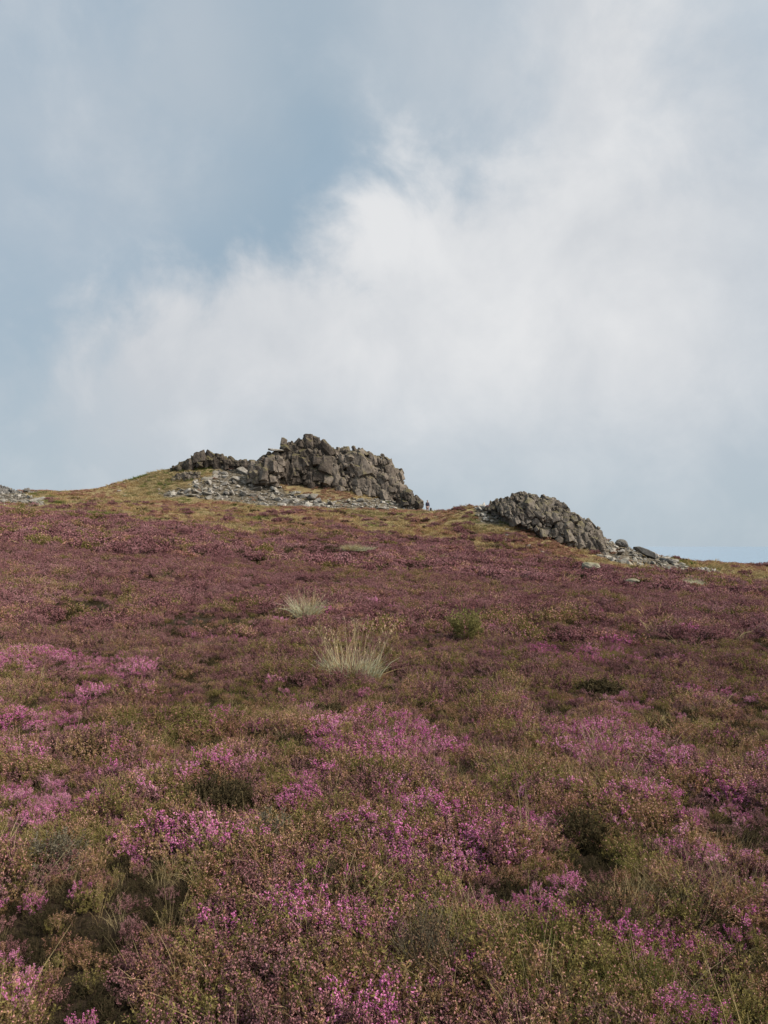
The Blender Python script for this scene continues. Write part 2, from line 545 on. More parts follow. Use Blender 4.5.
class PB:
    """collects quads of a plant"""
    def __init__(self):
        self.P = []; self.Q = []; self.M = []; self.n = 0

    def add(self, V, mi):  # V: k x 4 x 3
        k = len(V)
        if k == 0:
            return
        self.P.append(V.reshape(-1, 3))
        self.Q.append(np.arange(self.n, self.n + 4 * k).reshape(-1, 4))
        self.M.append(np.full(k, mi))
        self.n += 4 * k

    def leaves(self, B, A, ln, wd, mi, r, spread=0.8):
        """needle quads at points B along shoot axes A"""
        k = len(B)
        rnd = r.normal(size=(k, 3))
        perp = unit(rnd - A * np.sum(rnd * A, 1, keepdims=True))
        d = unit(A * (1 - 0.45 * spread) + perp * spread)
        side = np.cross(d, unit(r.normal(size=(k, 3))))
        side = unit(side)
        L = (ln * r.uniform(0.6, 1.3, k))[:, None]
        W = (wd * r.uniform(0.7, 1.3, k))[:, None]
        V = np.stack([B, B + d * L * 0.45 + side * W * 0.5, B + d * L, B + d * L * 0.45 - side * W * 0.5], 1)
        self.add(V, mi)

    def bells(self, C, s, mi, r):
        """small closed bells: stretched octahedra as four folded quads each"""
        k = len(C)
        if k == 0:
            return
        ax = unit(r.normal(size=(k, 3)) * 0.6 + np.array([0, 0, -0.5]))
        e1 = unit(np.cross(ax, unit(r.normal(size=(k, 3)))))
        e2 = np.cross(ax, e1)
        S = (s * r.uniform(0.7, 1.3, k))[:, None]
        top = C - ax * S * 0.8; bot = C + ax * S * 0.8
        ring = [C + (e1 * math.cos(a) + e2 * math.sin(a)) * S * 0.55 for a in (0, math.pi / 2, math.pi, 1.5 * math.pi)]
        for q in range(2):
            a, b, c = ring[2 * q], ring[2 * q + 1], ring[(2 * q + 2) % 4]
            self.add(np.stack([top, a, bot, b], 1), mi)
            self.add(np.stack([top, b, bot, c], 1), mi)

    def ribbons(self, pts, w, mi, r, taper=True):
        """pts: k x s x 3 polylines -> thin ribbons"""
        k, s, _ = pts.shape
        side = unit(np.cross(pts[:, -1] - pts[:, 0], unit(r.normal(size=(k, 3)))))
        for i in range(s - 1):
            w0 = w * (1 - 0.75 * i / (s - 1)) if taper else w
            w1 = w * (1 - 0.75 * (i + 1) / (s - 1)) if taper else w
            self.add(np.stack([pts[:, i] - side * w0 / 2, pts[:, i] + side * w0 / 2, pts[:, i + 1] + side * w1 / 2, pts[:, i + 1] - side * w1 / 2], 1), mi)

    def obj(self, name, mats, parent=None, link=False):
        return quads_obj(name, np.concatenate(self.P), np.concatenate(self.Q), np.concatenate(self.M), mats, parent, link)


def shoots(pb, r, n, R, H, stem_w, leaf, bell, nleaf, nbell, mi_leaf=1, mi_bell=2, upright=0.75, side=3, dome=0.35, leaf_from=0.25, bell_from=0.6, bell_prob=1.0):
    """a clump of n heather shoots spread over a disc of radius R"""
    q = np.sqrt(r.uniform(0, 1, n)); a = r.uniform(0, 2 * math.pi, n)
    base = np.stack([np.cos(a) * q * R * 0.75, np.sin(a) * q * R * 0.75, np.full(n, -0.05)], 1)
    out = np.stack([np.cos(a) * q, np.sin(a) * q, np.zeros(n)], 1)
    d = unit(out * (1 - upright) * 1.8 + r.normal(size=(n, 3)) * 0.16 + np.array([0, 0, 1.0]))
    L = H * (1 - dome * q ** 2) * r.uniform(0.7, 1.12, n)
    bend = r.normal(size=(n, 3)) * 0.10
    bend[:, 2] = 0

    def pt(t):
        t = np.asarray(t)
        return base + d * (L * t)[:, None] + bend * ((t ** 2) * L)[:, None]
    pts = np.stack([pt(np.full(n, t)) for t in (0, 0.5, 1.0)], 1)
    pb.ribbons(pts, stem_w, 0, r)
    segs = [(pts[:, 0], pts[:, 1], pts[:, 2], L, leaf_from, bell_from)]
    for k in range(side):
        t = r.uniform(0.35, 0.8, n)
        b = pt(t)
        dd = unit(d + unit(r.normal(size=(n, 3))) * 0.75 + np.array([0, 0, 0.2]))
        l2 = L * r.uniform(0.2, 0.38, n)
        segs.append((b, b + dd * (l2 * 0.5)[:, None], b + dd * l2[:, None], l2, 0.1, 0.45))
        pb.ribbons(np.stack([b, b + dd * l2[:, None]], 1), stem_w * 0.7, 0, r)
    has = r.uniform(0, 1, n) < bell_prob
    for si, (p0, p1, p2, l, lf, bf) in enumerate(segs):
        nl = nleaf if si == 0 else max(2, nleaf // 2)
        nb = nbell if si == 0 else max(1, nbell // 2)
        t = r.uniform(lf, 1.0, (n, nl))
        T = t[..., None]
        B = (p0[:, None] * (1 - T) ** 2 + 2 * T * (1 - T) * p1[:, None] + p2[:, None] * T ** 2).reshape(-1, 3)
        A = np.repeat(unit(p2 - p0), nl, 0)
        pb.leaves(B, A, leaf[0], leaf[1], mi_leaf, r)
        if nbell and bell is not None:
            hh = np.nonzero(has)[0]
            t = r.uniform(bf, 1.02, (len(hh), nb))
            T = t[..., None]
            C = (p0[hh][:, None] * (1 - T) ** 2 + 2 * T * (1 - T) * p1[hh][:, None] + p2[hh][:, None] * T ** 2).reshape(-1, 3)
            C = C + r.normal(size=C.shape) * bell * 0.9
            pb.bells(C, bell, mi_bell, r)


def blades(pb, r, n, R, H, w, mi, lean=0.35, curl=0.3, zoff=-0.03, seg=3):
    q = np.sqrt(r.uniform(0, 1, n)); a = r.uniform(0, 2 * math.pi, n)
    base = np.stack([np.cos(a) * q * R, np.sin(a) * q * R, np.full(n, zoff)], 1)
    out = np.stack([np.cos(a), np.sin(a), np.zeros(n)], 1)
    d = unit(out * lean * r.uniform(0, 1.3, n)[:, None] + r.normal(size=(n, 3)) * 0.15 + np.array([0, 0, 1.0]))
    L = H * r.uniform(0.5, 1.15, n)
    cu = (out * 0.8 + r.normal(size=(n, 3)) * 0.5 + np.array([0, 0, -0.7])) * curl
    pts = np.stack([base + d * (L * t)[:, None] + cu * ((t ** 2.2) * L)[:, None] for t in np.linspace(0, 1, seg + 1)], 1)
    pb.ribbons(pts, w, mi, r)
    return pts


LIB = {}


def lib(kind, objs):
    c = bpy.data.collections.new('clump_source_' + kind)
    for k, o in enumerate(objs):
        c.objects.link(o)
    LIB[kind] = c
    return c


def build_lib():
    r = np.random.default_rng(21)
    V = 5
    for lod, (n, R, H, sw, leaf, bell, nl, nb, sd) in {
        'near': (32, 0.078, 0.138, 0.0021, (0.009, 0.0031), 0.0037, 24, 11, 3),
        'mid': (46, 0.165, 0.195, 0.0045, (0.0175, 0.0065), 0.0092, 11, 7, 2),
        'far': (52, 0.36, 0.29, 0.011, (0.048, 0.020), 0.026, 6, 4, 2),
    }.items():
        sets = {
            'magenta': (M_LEAF_GREEN, M_FL_MAG, int(nb * 1.9), 0.8, 0.82, 0.74),
            'mauve': (M_LEAF_MAUVE, M_FL_MAUVE, int(nb * 1.5), 0.92, 0.72, 0.66),
            'salmon': (M_LEAF_BROWN, M_FL_SALMON, max(1, nb // 2), 0.7, 0.78, 0.78),
            'green': (M_LEAF_GREEN, M_FL_SALMON, max(1, nb // 3), 0.4, 0.85, 0.75),
            'dark': (M_LEAF_DARK, M_FL_SALMON, 0, 0.0, 0.65, 0.7),
        }
        for kind, (ml, mf, nbell, prob, up, bf) in sets.items():
            objs = []
            for k in range(V):
                pb = PB()
                hh = H * {'green': 1.1, 'magenta': 0.98}.get(kind, 1.0)
                shoots(pb, r, n, R, hh, sw, leaf, bell, nl + (4 if kind == 'green' else 0), nbell, upright=up, side=sd, bell_prob=prob, bell_from=bf)
                if kind in ('salmon', 'green') and lod != 'far':
                    blades(pb, r, 2, R, H * 0.95, sw * 0.8, 3, 0.3, 0.2)
                objs.append(pb.obj('heather_sprig', [M_STEM, ml, mf, M_STRAW]))
            lib(kind + '_' + lod, objs)
    for kind, ms, H, nbl in (('straw', M_STRAW, 0.27, 34), ('olive', M_GRASS_OLIVE, 0.26, 55), ('lush', M_GRASS_GREEN, 0.24, 55)):
        for lod, (R, w, hs) in {'near': (0.07, 0.0018, 0.66), 'mid': (0.15, 0.0065, 0.85), 'far': (0.38, 0.028, 1.1)}.items():
            objs = []
            for k in range(4):
                pb = PB()
                blades(pb, r, nbl if lod != 'far' else 110, R, H * hs, w, 0, 0.28 if lod == 'near' else 0.45, 0.22 if lod == 'near' else 0.45)
                objs.append(pb.obj('grass_tussock', [ms]))
            lib(kind + '_' + lod, objs)


build_lib()


def scatter(name, pts, rot, scl, idx, coll, label, cat):
    me = bpy.data.meshes.new(name)
    n = len(pts)
    me.vertices.add(n)
    me.vertices.foreach_set('co', np.asarray(pts, np.float32).ravel())
    for nm, ty, dat, key in (('rot', 'FLOAT_VECTOR', rot, 'vector'), ('scl', 'FLOAT_VECTOR', scl, 'vector'), ('pick', 'INT', idx, 'value')):
        at = me.attributes.new(nm, ty, 'POINT')
        at.data.foreach_set(key, np.asarray(dat, np.int32 if ty == 'INT' else np.float32).ravel())
    me.update()
    o = bpy.data.objects.new(name, me)
    COL.objects.link(o)
    g = bpy.data.node_groups.new(name + '_scatter', 'GeometryNodeTree')
    g.interface.new_socket('Geometry', in_out='INPUT', socket_type='NodeSocketGeometry')
    g.interface.new_socket('Geometry', in_out='OUTPUT', socket_type='NodeSocketGeometry')
    gi = g.nodes.new('NodeGroupInput'); go = g.nodes.new('NodeGroupOutput')
    ci = g.nodes.new('GeometryNodeCollectionInfo')
    ci.inputs['Collection'].default_value = coll
    ci.inputs['Separate Children'].default_value = True
    ci.inputs['Reset Children'].default_value = True
    iop = g.nodes.new('GeometryNodeInstanceOnPoints')
    iop.inputs['Pick Instance'].default_value = True

    def na(nm, ty):
        a = g.nodes.new('GeometryNodeInputNamedAttribute')
        a.data_type = ty
        a.inputs['Name'].default_value = nm
        return a.outputs[0]
    L = g.links.new
    L(gi.outputs[0], iop.inputs['Points'])
    L(ci.outputs[0], iop.inputs['Instance'])
    L(na('pick', 'INT'), iop.inputs['Instance Index'])
    L(na('rot', 'FLOAT_VECTOR'), iop.inputs['Rotation'])
    L(na('scl', 'FLOAT_VECTOR'), iop.inputs['Scale'])
    L(iop.outputs[0], go.inputs[0])
    md = o.modifiers.new('scatter', 'NODES')
    md.node_group = g
    tag(o, label, cat, None, 'stuff')
    return o


def field(y0, y1, spacing, side, seed):
    """jittered grid points over the part of the hill seen between depths y0 and y1"""
    r = np.random.default_rng(seed)
    hw = 0.56 * y1 + side
    xs = np.arange(-hw, hw, spacing); ys = np.arange(y0, y1, spacing)
    X, Y = np.meshgrid(xs, ys)
    X = X.ravel() + r.uniform(-.5, .5, X.size) * spacing
    Y = Y.ravel() + r.uniform(-.5, .5, Y.size) * spacing
    k = np.abs(X) < 0.56 * Y + side
    return X[k], Y[k], r


def plant_moor():
    acc = {}
    for lod, y0, y1, sp, side in (('near', 2.05, 10.5, 0.071, 1.2), ('mid', 10.5, 30.0, 0.155, 2.2), ('far', 30.0, 86.0, 0.36, 4.0)):
        X, Y, r = field(y0, y1, sp, side, {'near': 1, 'mid': 2, 'far': 3}[lod])
        g = zones(X, Y)
        n = len(X)
        keep = r.uniform(0, 1, n) > sstep(0.35, 0.95, g) * 0.93
        if lod == 'far':
            keep &= ~stony(X, Y) | (r.uniform(0, 1, n) < 0.06)
        X, Y, g = X[keep], Y[keep], g[keep]
        n = len(X)
        hum = {'near': fbm(X, Y, 0.48, 3, 77), 'mid': fbm(X, Y, 0.85, 3, 77), 'far': fbm(X, Y, 1.5, 3, 77)}[lod]      # hummocks
        patch = fbm(X, Y, 2.3, 4, 91)
        patch2 = fbm(X, Y, 4.5, 4, 57)
        mag = pblob(X, Y, MAG) + (fbm(X, Y, 0.55, 3, 13) - 0.5) * 0.75
        grn = pblob(X, Y, GRN) + (fbm(X, Y, 0.9, 3, 23) - 0.5) * 0.8
        depth = sstep(5.2, 10.0, Y + (patch2 - 0.5) * 8)           # 0 near flora, 1 mauve sea of heather
        u = r.uniform(0, 1, n)
        w = {
            'magenta': 2.4 * sstep(0.38, 0.80, mag) * (1 - 0.6 * sstep(12, 22, Y)) + 0.11 * (1 - depth) + 0.012 * depth * (1 - sstep(14, 24, Y)),
            'mauve': 0.26 + 0.9 * depth + 0.45 * sstep(0.5, 0.62, patch) * (1 - depth),
            'salmon': (0.50 + 0.6 * sstep(0.45, 0.6, patch2)) * (1 - depth) + 0.22 * depth,
            'green': (0.27 + 1.1 * sstep(0.3, 0.6, grn)) * (1 - depth) + 0.06 * depth + 0.45 * depth * sstep(0.53, 0.63, patch2),
            'dark': 0.05 + 1.5 * sstep(0.43, 0.33, hum) + 0.10 * depth * sstep(0.5, 0.38, patch) + 1.3 * sstep(0.40, 0.30, fbm(X, Y, {'near': 0.5, 'mid': 0.7, 'far': 1.1}[lod], 2, 119)),  # dark-leaved clumps put in hollows to deepen the shaded gaps, others at random
            'straw': (0.05 + 0.16 * sstep(0.5, 0.65, fbm(X, Y, 1.6, 3, 63))) * (1 - depth) * sstep(2.6, 4.5, Y) + 0.015 * depth + 0.5 * g,
            'olive': 0.16 * (1 - depth) + 0.03 * depth + 0.5 * g,
            'lush': 0.34 * sstep(0.3, 0.6, grn) * (1 - depth),
        }
        names = list(w)
        W = np.stack([np.broadcast_to(w[k], (n,)) for k in names], 1)
        Cw = np.cumsum(W, 1) / W.sum(1, keepdims=True)
        pick = (u[:, None] > Cw).sum(1)
        Z = height(X, Y) - under(np.hypot(X, Y)) * (1 - g)
        s = ((0.62 if lod == 'near' else 0.47) + 0.95 * sstep(0.30, 0.66, hum)) * (r.uniform(0.82, 1.18, n) if lod == 'near' else r.uniform(0.62, 1.38, n))
        gap = (hum < 0.34) & (r.uniform(0, 1, n) < (0.07 if lod == 'near' else 0.45))
        for k, nm in enumerate(names):
            sel = (pick == k) & ~gap
            if not sel.any():
                continue
            m = int(sel.sum())
            ss = s[sel] * (0.9 if nm == 'dark' else 1.0)
            sc = np.stack([ss * r.uniform(0.9, 1.2, m), ss * r.uniform(0.9, 1.2, m), ss * r.uniform(0.8, 1.15, m)], 1)
            rot = np.stack([r.normal(0, .12, m), r.normal(0, .12, m), r.uniform(0, 2 * math.pi, m)], 1)
            acc[(nm, lod)] = (np.stack([X[sel], Y[sel], Z[sel]], 1), rot, sc, r.integers(0, 5 if nm in ('magenta', 'mauve', 'salmon', 'green', 'dark') else 4, m))
    # rough grass above the heather line and over the knoll
    X, Y, r = field(52, 114, 0.46, 4, 9)
    g = zones(X, Y)
    keep = r.uniform(0, 1, len(X)) < sstep(0.25, 0.8, g) * (0.25 + 0.75 * sstep(0.36, 0.5, fbm(X, Y, 2.2, 3, 29)))
    keep &= ~stony(X, Y) | (r.uniform(0, 1, len(X)) < 0.05)
    X, Y = X[keep], Y[keep]
    n = len(X)
    p1 = 0.5 + (fbm(X, Y, 5.0, 4, 101) - 0.5) * 1.5 + (r.uniform(0, 1, n) - 0.5) * 0.28
    kind = np.where(p1 < 0.42, 3, np.where(p1 < 0.56, 0, np.where(p1 < 0.80, 1, 2)))
    for k, nm in enumerate(('straw', 'olive', 'lush', 'salmon')):
        sel = kind == k
        m = int(sel.sum())
        ss = r.uniform(0.6, 1.25, m)
        sc = np.stack([ss, ss, ss * r.uniform(0.6, 1.1, m)], 1)
        rot = np.stack([r.normal(0, .15, m), r.normal(0, .15, m), r.uniform(0, 2 * math.pi, m)], 1)
        acc[(nm, 'hill')] = (np.stack([X[sel], Y[sel], height(X[sel], Y[sel]) - 0.08], 1), rot, sc, r.integers(0, 4, m))
    NAME = {'magenta': ('bell_heather', 'magenta bell heather flowering in scattered patches on the slope', 'heather'),
            'mauve': ('faded_heather', 'faded mauve heather covering the middle of the slope', 'heather'),
            'salmon': ('seeding_heather', 'brown heather with dry salmon coloured flower heads', 'heather'),
            'green': ('green_heather', 'green unflowered heather shoots among the purple patches', 'heather'),
            'dark': ('old_heather', 'dark old heather, its leaf colour deepening the shade in the hollows between hummocks', 'heather'),
            'straw': ('straw_grass', 'dry straw coloured grass wisps among the heather and on the hill', 'grass'),
            'olive': ('moor_grass', 'olive yellow moor grass on the upper hill below the rocks', 'grass'),
            'lush': ('lush_grass', 'fresh green grass in small patches on the moor', 'grass')}
    LODN = {'near': ' in the near part of the slope', 'mid': ' a little farther up', 'far': ' far up the slope', 'hill': ' round the rocks'}
    for (nm, lod), (P, rot, sc, idx) in acc.items():
        a, b, c = NAME[nm]
        scatter(a, P, rot, sc, idx, LIB[nm + '_' + ('far' if lod == 'hill' else lod)], b, c)


plant_moor()

# ------------------------------------------------------------------ rocks
def remesh_apply(me, voxel):
    o = bpy.data.objects.new('tmp', me)
    COL.objects.link(o)
    md = o.modifiers.new('r', 'REMESH')
    md.mode = 'VOXEL'
    md.voxel_size = voxel
    md.use_smooth_shade = False
    dg = bpy.context.evaluated_depsgraph_get()
    res = bpy.data.meshes.new_from_object(o.evaluated_get(dg))
    bpy.data.objects.remove(o)
    return res


def block(bm, c, dims, rot, r, jit=0.30):
    pts = []
    for sx in (-1, 1):
        for sy in (-1, 1):
            for sz in (-1, 1):
                p = Vector((sx * dims[0] / 2 * (1 + r.uniform(-jit, jit)), sy * dims[1] / 2 * (1 + r.uniform(-jit, jit)), sz * dims[2] / 2 * (1 + r.uniform(-jit, jit))))
                pts.append(p)
    for _ in range(3):
        ax = r.integers(0, 3)
        p = Vector(r.uniform(-0.42, 0.42, 3))
        p[ax] = 0.54 * (1 if r.uniform() < .5 else -1)
        pts.append(Vector((p[0] * dims[0], p[1] * dims[1], p[2] * dims[2])))
    vs = [bm.verts.new(rot @ p + Vector(c)) for p in pts]
    res = bmesh.ops.convex_hull(bm, input=vs)
    junk = [e for e in res['geom_interior'] if isinstance(e, bmesh.types.BMVert)] + [e for e in res['geom_unused'] if isinstance(e, bmesh.types.BMVert)]
    if junk:
        bmesh.ops.delete(bm, geom=list(set(junk)), context='VERTS')


def crag(name, top, base, Y, thick, material, parent=None, origin=None, seed=1, size=1.3, lean=-0.2, n=60, voxel=0.085, cell=1.0, crack=0.20, sink=0.8, core=0.80, tall=2.0, front_dy=0.0):
    """a crag whose crest follows top and whose foot follows base (pixel polylines at depth Y)"""
    r = np.random.default_rng(seed)
    px0, px1 = top[0][0], top[-1][0]
    nc = max(6, int((px1 - px0) / F * Y / 0.45))
    pxs = np.linspace(px0, px1, nc)
    tp = np.interp(pxs, [p[0] for p in top], [p[1] for p in top])
    bp = np.interp(pxs, [p[0] for p in base], [p[1] for p in base])
    X = (pxs - 384) / F * Y
    zt = ZC + elev(tp) * Y
    zb = ZC + elev(bp) * Y
    hmax = (zt - zb).max()
    bm = bmesh.new()
    sect = [(-1.0, -sink), (-0.95, 0.12), (-0.72, 0.55), (-0.38, 0.90), (0.0, 1.0), (0.5, 0.86), (0.85, 0.4), (1.0, -sink)]
    rings = []
    for i in range(nc):
        hgt = max(zt[i] - zb[i], 0.2)
        th = thick * (0.35 + 0.65 * (hgt / hmax) ** 0.6)
        ring = []
        for (sy, sz) in sect:
            z = zb[i] + (hgt * core * sz if sz > 0 else sz)
            ring.append(bm.verts.new((X[i], Y + sy * th * (0.62 if sy < 0 else 1), z)))
        rings.append(ring)
    ns = len(sect)
    for i in range(nc - 1):
        for j in range(ns):
            bm.faces.new((rings[i][j], rings[i][(j + 1) % ns], rings[i + 1][(j + 1) % ns], rings[i + 1][j]))
    bm.faces.new(rings[0]); bm.faces.new(list(reversed(rings[-1])))

    def shard(cx, cy, ztop, w, h, j=0.20):
        m = int(r.integers(5, 8))
        a0 = r.uniform(0, 6.28)
        cut = Vector((r.normal(0, 0.45), r.normal(0.1, 0.4)))          # slope of the broken top
        rot = Euler((r.normal(0, j) - 0.05, lean + r.normal(0, j), r.normal(0, 0.2))).to_matrix()
        vs = []
        for lev, sc_ in ((0.0, 1.0), (0.55, 1.0), (1.0, r.uniform(0.55, 0.9))):
            for q_ in range(m):
                ang = a0 + 6.283 * (q_ + r.uniform(-.25, .25)) / m
                rr = w * 0.5 * r.uniform(0.62, 1.18) * sc_
                lx, ly = rr * math.cos(ang), rr * math.sin(ang) * 0.85
                lz = (lev - 1.0) * h
                if lev == 1.0:
                    lz += min(0.0, cut.x * lx + cut.y * ly - 0.15 * w) + r.uniform(-.08, .0) * w
                p = rot @ Vector((lx, ly, lz))
                vs.append(bm.verts.new((cx + p.x, cy + p.y, ztop + p.z)))
        res = bmesh.ops.convex_hull(bm, input=vs)
        junk = {g for g in res['geom_interior'] + res['geom_unused'] if isinstance(g, bmesh.types.BMVert)}
        if junk:
            bmesh.ops.delete(bm, geom=list(junk), context='VERTS')

    def place(i, t, w, h, back=0.0):
        hgt = max(zt[i] - zb[i], 0.22)
        th = thick * (0.35 + 0.65 * (hgt / hmax) ** 0.6)
        yy = np.interp(t, [0, 0.5, 0.85, 1.0], [-1.0, -0.80, -0.45, -0.05]) * th
        shard(X[i] + r.uniform(-.25, .25), Y + yy + back + 0.25 * w, min(zb[i] + t * hgt + r.uniform(0, .3) * h, zt[i] - 0.02), w, h)
    # great joint blocks, then smaller broken ones, then the crest
    for k in range(int(n * 0.17)):
        i = int(r.integers(0, nc)); hgt = zt[i] - zb[i]
        w = size * (0.55 + 0.9 * r.uniform(0, 1) ** 1.5) * min(1, 0.3 + hgt / hmax)
        place(i, r.uniform(0.3, 0.85), w, w * r.uniform(0.7, tall * 0.85), r.uniform(-.45, .1))
    for k in range(int(n * 1.25)):
        i = int(r.integers(0, nc)); hgt = zt[i] - zb[i]
        w = size * (0.16 + 0.62 * r.uniform(0, 1) ** 2.2) * min(1, 0.4 + hgt / hmax)
        place(i, r.uniform(0.03, 0.97), w, w * r.uniform(0.6, tall * 0.8), r.uniform(-.35, .1))
    x = X[0]
    while x < X[-1]:
        i = int(np.argmin(np.abs(X - x)))
        w = size * r.uniform(0.3, 0.75) * min(1, 0.35 + (zt[i] - zb[i]) / hmax)
        shard(x, Y + r.uniform(-.3, .1) * thick * .5, zt[i] + r.uniform(-.18, .08) * w, w, w * r.uniform(0.9, 1.8), 0.28)
        x += w * r.uniform(0.4, 0.75)
    bmesh.ops.recalc_face_normals(bm, faces=bm.faces)
    bmesh.ops.triangulate(bm, faces=bm.faces)
    bmesh.ops.subdivide_edges(bm, edges=[e for e in bm.edges if e.calc_length() > 0.16 * size], cuts=2, use_grid_fill=True)
    bmesh.ops.subdivide_edges(bm, edges=[e for e in bm.edges if e.calc_length() > 0.20 * size], cuts=1, use_grid_fill=True)
    bm.normal_update()
    for v in bm.verts:
        c = v.co
        q = Vector((c.x * 1.4, c.y * 1.4, c.z * 0.9)) / cell
        v.co = c + Vector((mnoise.fractal(q, 0.8, 2.2, 4), mnoise.fractal(q + Vector((5.2, 1.3, 8.1)), 0.8, 2.2, 4) , mnoise.fractal(q + Vector((2.7, 9.4, 3.6)), 0.8, 2.2, 4))) * 0.12 * cell
    me = bpy.data.meshes.new(name)
    bm.to_mesh(me); bm.free()
    nv = len(me.vertices)
    outp = np.empty(nv * 3, np.float32); me.vertices.foreach_get('co', outp); outp = outp.reshape(-1, 3)
    if origin is not None:
        outp = outp - np.array(origin, np.float32)
    me.vertices.foreach_set('co', outp.ravel())
    me.materials.clear(); me.materials.append(material)
    me.polygons.foreach_set('use_smooth', np.zeros(len(me.polygons), bool))
    me.update()
    o = bpy.data.objects.new(name, me)
    COL.objects.link(o)
    if parent is not None:
        o.parent = parent
    elif origin is not None:
        o.location = origin
    return o


def slab_mesh(name, r, dims, npts=16, material=None, power=0.55):
    bm = bmesh.new()
    for k in range(npts):
        v = r.normal(size=3)
        v = np.sign(v) * np.abs(v / np.abs(v).max()) ** power
        v *= r.uniform(0.82, 1.0)
        bm.verts.new((v[0] * dims[0] / 2, v[1] * dims[1] / 2, v[2] * dims[2] / 2))
    res = bmesh.ops.convex_hull(bm, input=bm.verts[:])
    junk = [e for e in res['geom_interior'] + res['geom_unused'] if isinstance(e, bmesh.types.BMVert)]
    if junk:
        bmesh.ops.delete(bm, geom=list(set(junk)), context='VERTS')
    bmesh.ops.recalc_face_normals(bm, faces=bm.faces)
    bmesh.ops.bevel(bm, geom=bm.edges[:], offset=0.035 * min(dims) / 0.4, segments=1, affect='EDGES', clamp_overlap=True)
    me = bpy.data.meshes.new(name)
    bm.to_mesh(me); bm.free()
    me.materials.append(material)
    return me


# --- big tor on the skyline
def tor_left():
    org = at_depth(330, 492, 100)
    root = empty('rocky_tor', org)
    tag(root, 'tallest grey crag on the skyline, craggy and jointed, rising above the pale scree', 'rock outcrop')
    crag('buttress', [(252, 466), (258, 458), (268, 450.5), (274, 450), (278, 451)], [(252, 480), (266, 483), (278, 484)], 98.6, 2.2, M_ROCK, root, org, 11, 2.0, -0.15, 70, cell=1.3)
    crag('summit_face', [(281, 447), (284, 442), (288, 441), (292, 441), (298, 436), (307, 432.5), (318, 436), (326, 443), (334, 448), (346, 452)],
         [(281, 483), (300, 485), (346, 491)], 100.8, 2.8, M_ROCK, root, org, 12, 2.1, -0.12, 170, cell=1.35)
    crag('ridge', [(330, 450), (338, 446), (350, 445), (358, 447), (366, 451), (374, 456), (380, 454), (388, 457), (392, 464), (398, 468), (402, 477), (404, 490), (405, 500)],
         [(330, 489), (350, 492), (380, 497), (405, 502)], 100.8, 2.8, M_ROCK, root, org, 18, 1.7, -0.2, 230, cell=1.1)
    # overhanging flat slab and small spike
    r = np.random.default_rng(3)
    s = new_from_mesh('perched_slab', slab_mesh('perched_slab', r, (2.3, 2.6, 0.34), 18, M_STONE), root)
    p = at_depth(276.5, 450.2, 98.6)
    s.location = Vector(p) - Vector(org)
    s.rotation_euler = (0.10, 0.10, 0.2)
    s['label'] = 'flat pale slab overhanging the dark cleft'
    s = new_from_mesh('spike', slab_mesh('spike', r, (0.8, 0.8, 1.6), 12, M_ROCK), root)
    s.location = Vector(at_depth(284, 441.5, 100)) - Vector(org)
    s.rotation_euler = (0.05, 0.2, 0.5)


def new_from_mesh(name, me, parent=None):
    o = bpy.data.objects.new(name, me)
    COL.objects.link(o)
    if parent is not None:
        o.parent = parent
    return o


tor_left()

o = crag('low_outcrop', [(172, 468), (182, 461), (192, 456), (200, 450.5), (208, 452), (216, 453), (228, 456.5), (236, 459), (244, 458.5), (256, 462), (264, 466)],
         [(172, 468), (200, 463), (230, 465), (264, 472)], 102.3, 1.4, M_ROCK, None, tuple(at_depth(216, 468, 101.5)), 21, 2.0, -0.25, 60, voxel=0.085, cell=0.9)
tag(o, 'low jagged rock rib cresting the grassy knoll, left of the tallest crag', 'rock outcrop')
o = crag('low_outcrop', [(170, 480), (174, 475), (181, 472), (190, 471), (197, 471), (201, 476)], [(170, 482), (185, 483), (201, 481)], 98.8, 0.7, M_ROCK, None,
         tuple(at_depth(185, 484, 97.5)), 22, 0.8, -0.2, 40, voxel=0.08, cell=0.8)
tag(o, 'small dark rock face set in the grassy knoll, under the low jagged rib', 'rock outcrop')
o = crag('low_outcrop', [(401, 494), (404, 488), (408, 488), (412, 493), (416, 498), (420, 504), (422, 509)], [(401, 506), (422, 511)], 96.5, 1.5, M_ROCK_R, None,
         tuple(at_depth(412, 508, 96.5)), 23, 1.7, -0.35, 22, voxel=0.08, cell=0.9)
tag(o, 'small leaning rock wedge at the right foot of the tallest crag, beside the walker', 'rock outcrop')
o = crag('low_outcrop', [(-30, 478), (-8, 483), (4, 486), (14, 490), (24, 491), (26, 487.5), (30, 491), (38, 491.5), (46, 491), (56, 492), (66, 493), (78, 492.5), (90, 494)], [(-30, 494), (58, 496), (90, 497)], 99.0, 1.2, M_BOULDER, None,
         tuple(at_depth(10, 494, 99.0)), 24, 0.8, -0.2, 40, voxel=0.08, cell=0.7)
tag(o, 'low dark row of rocks on the skyline at the far left of the moor', 'rock outcrop')


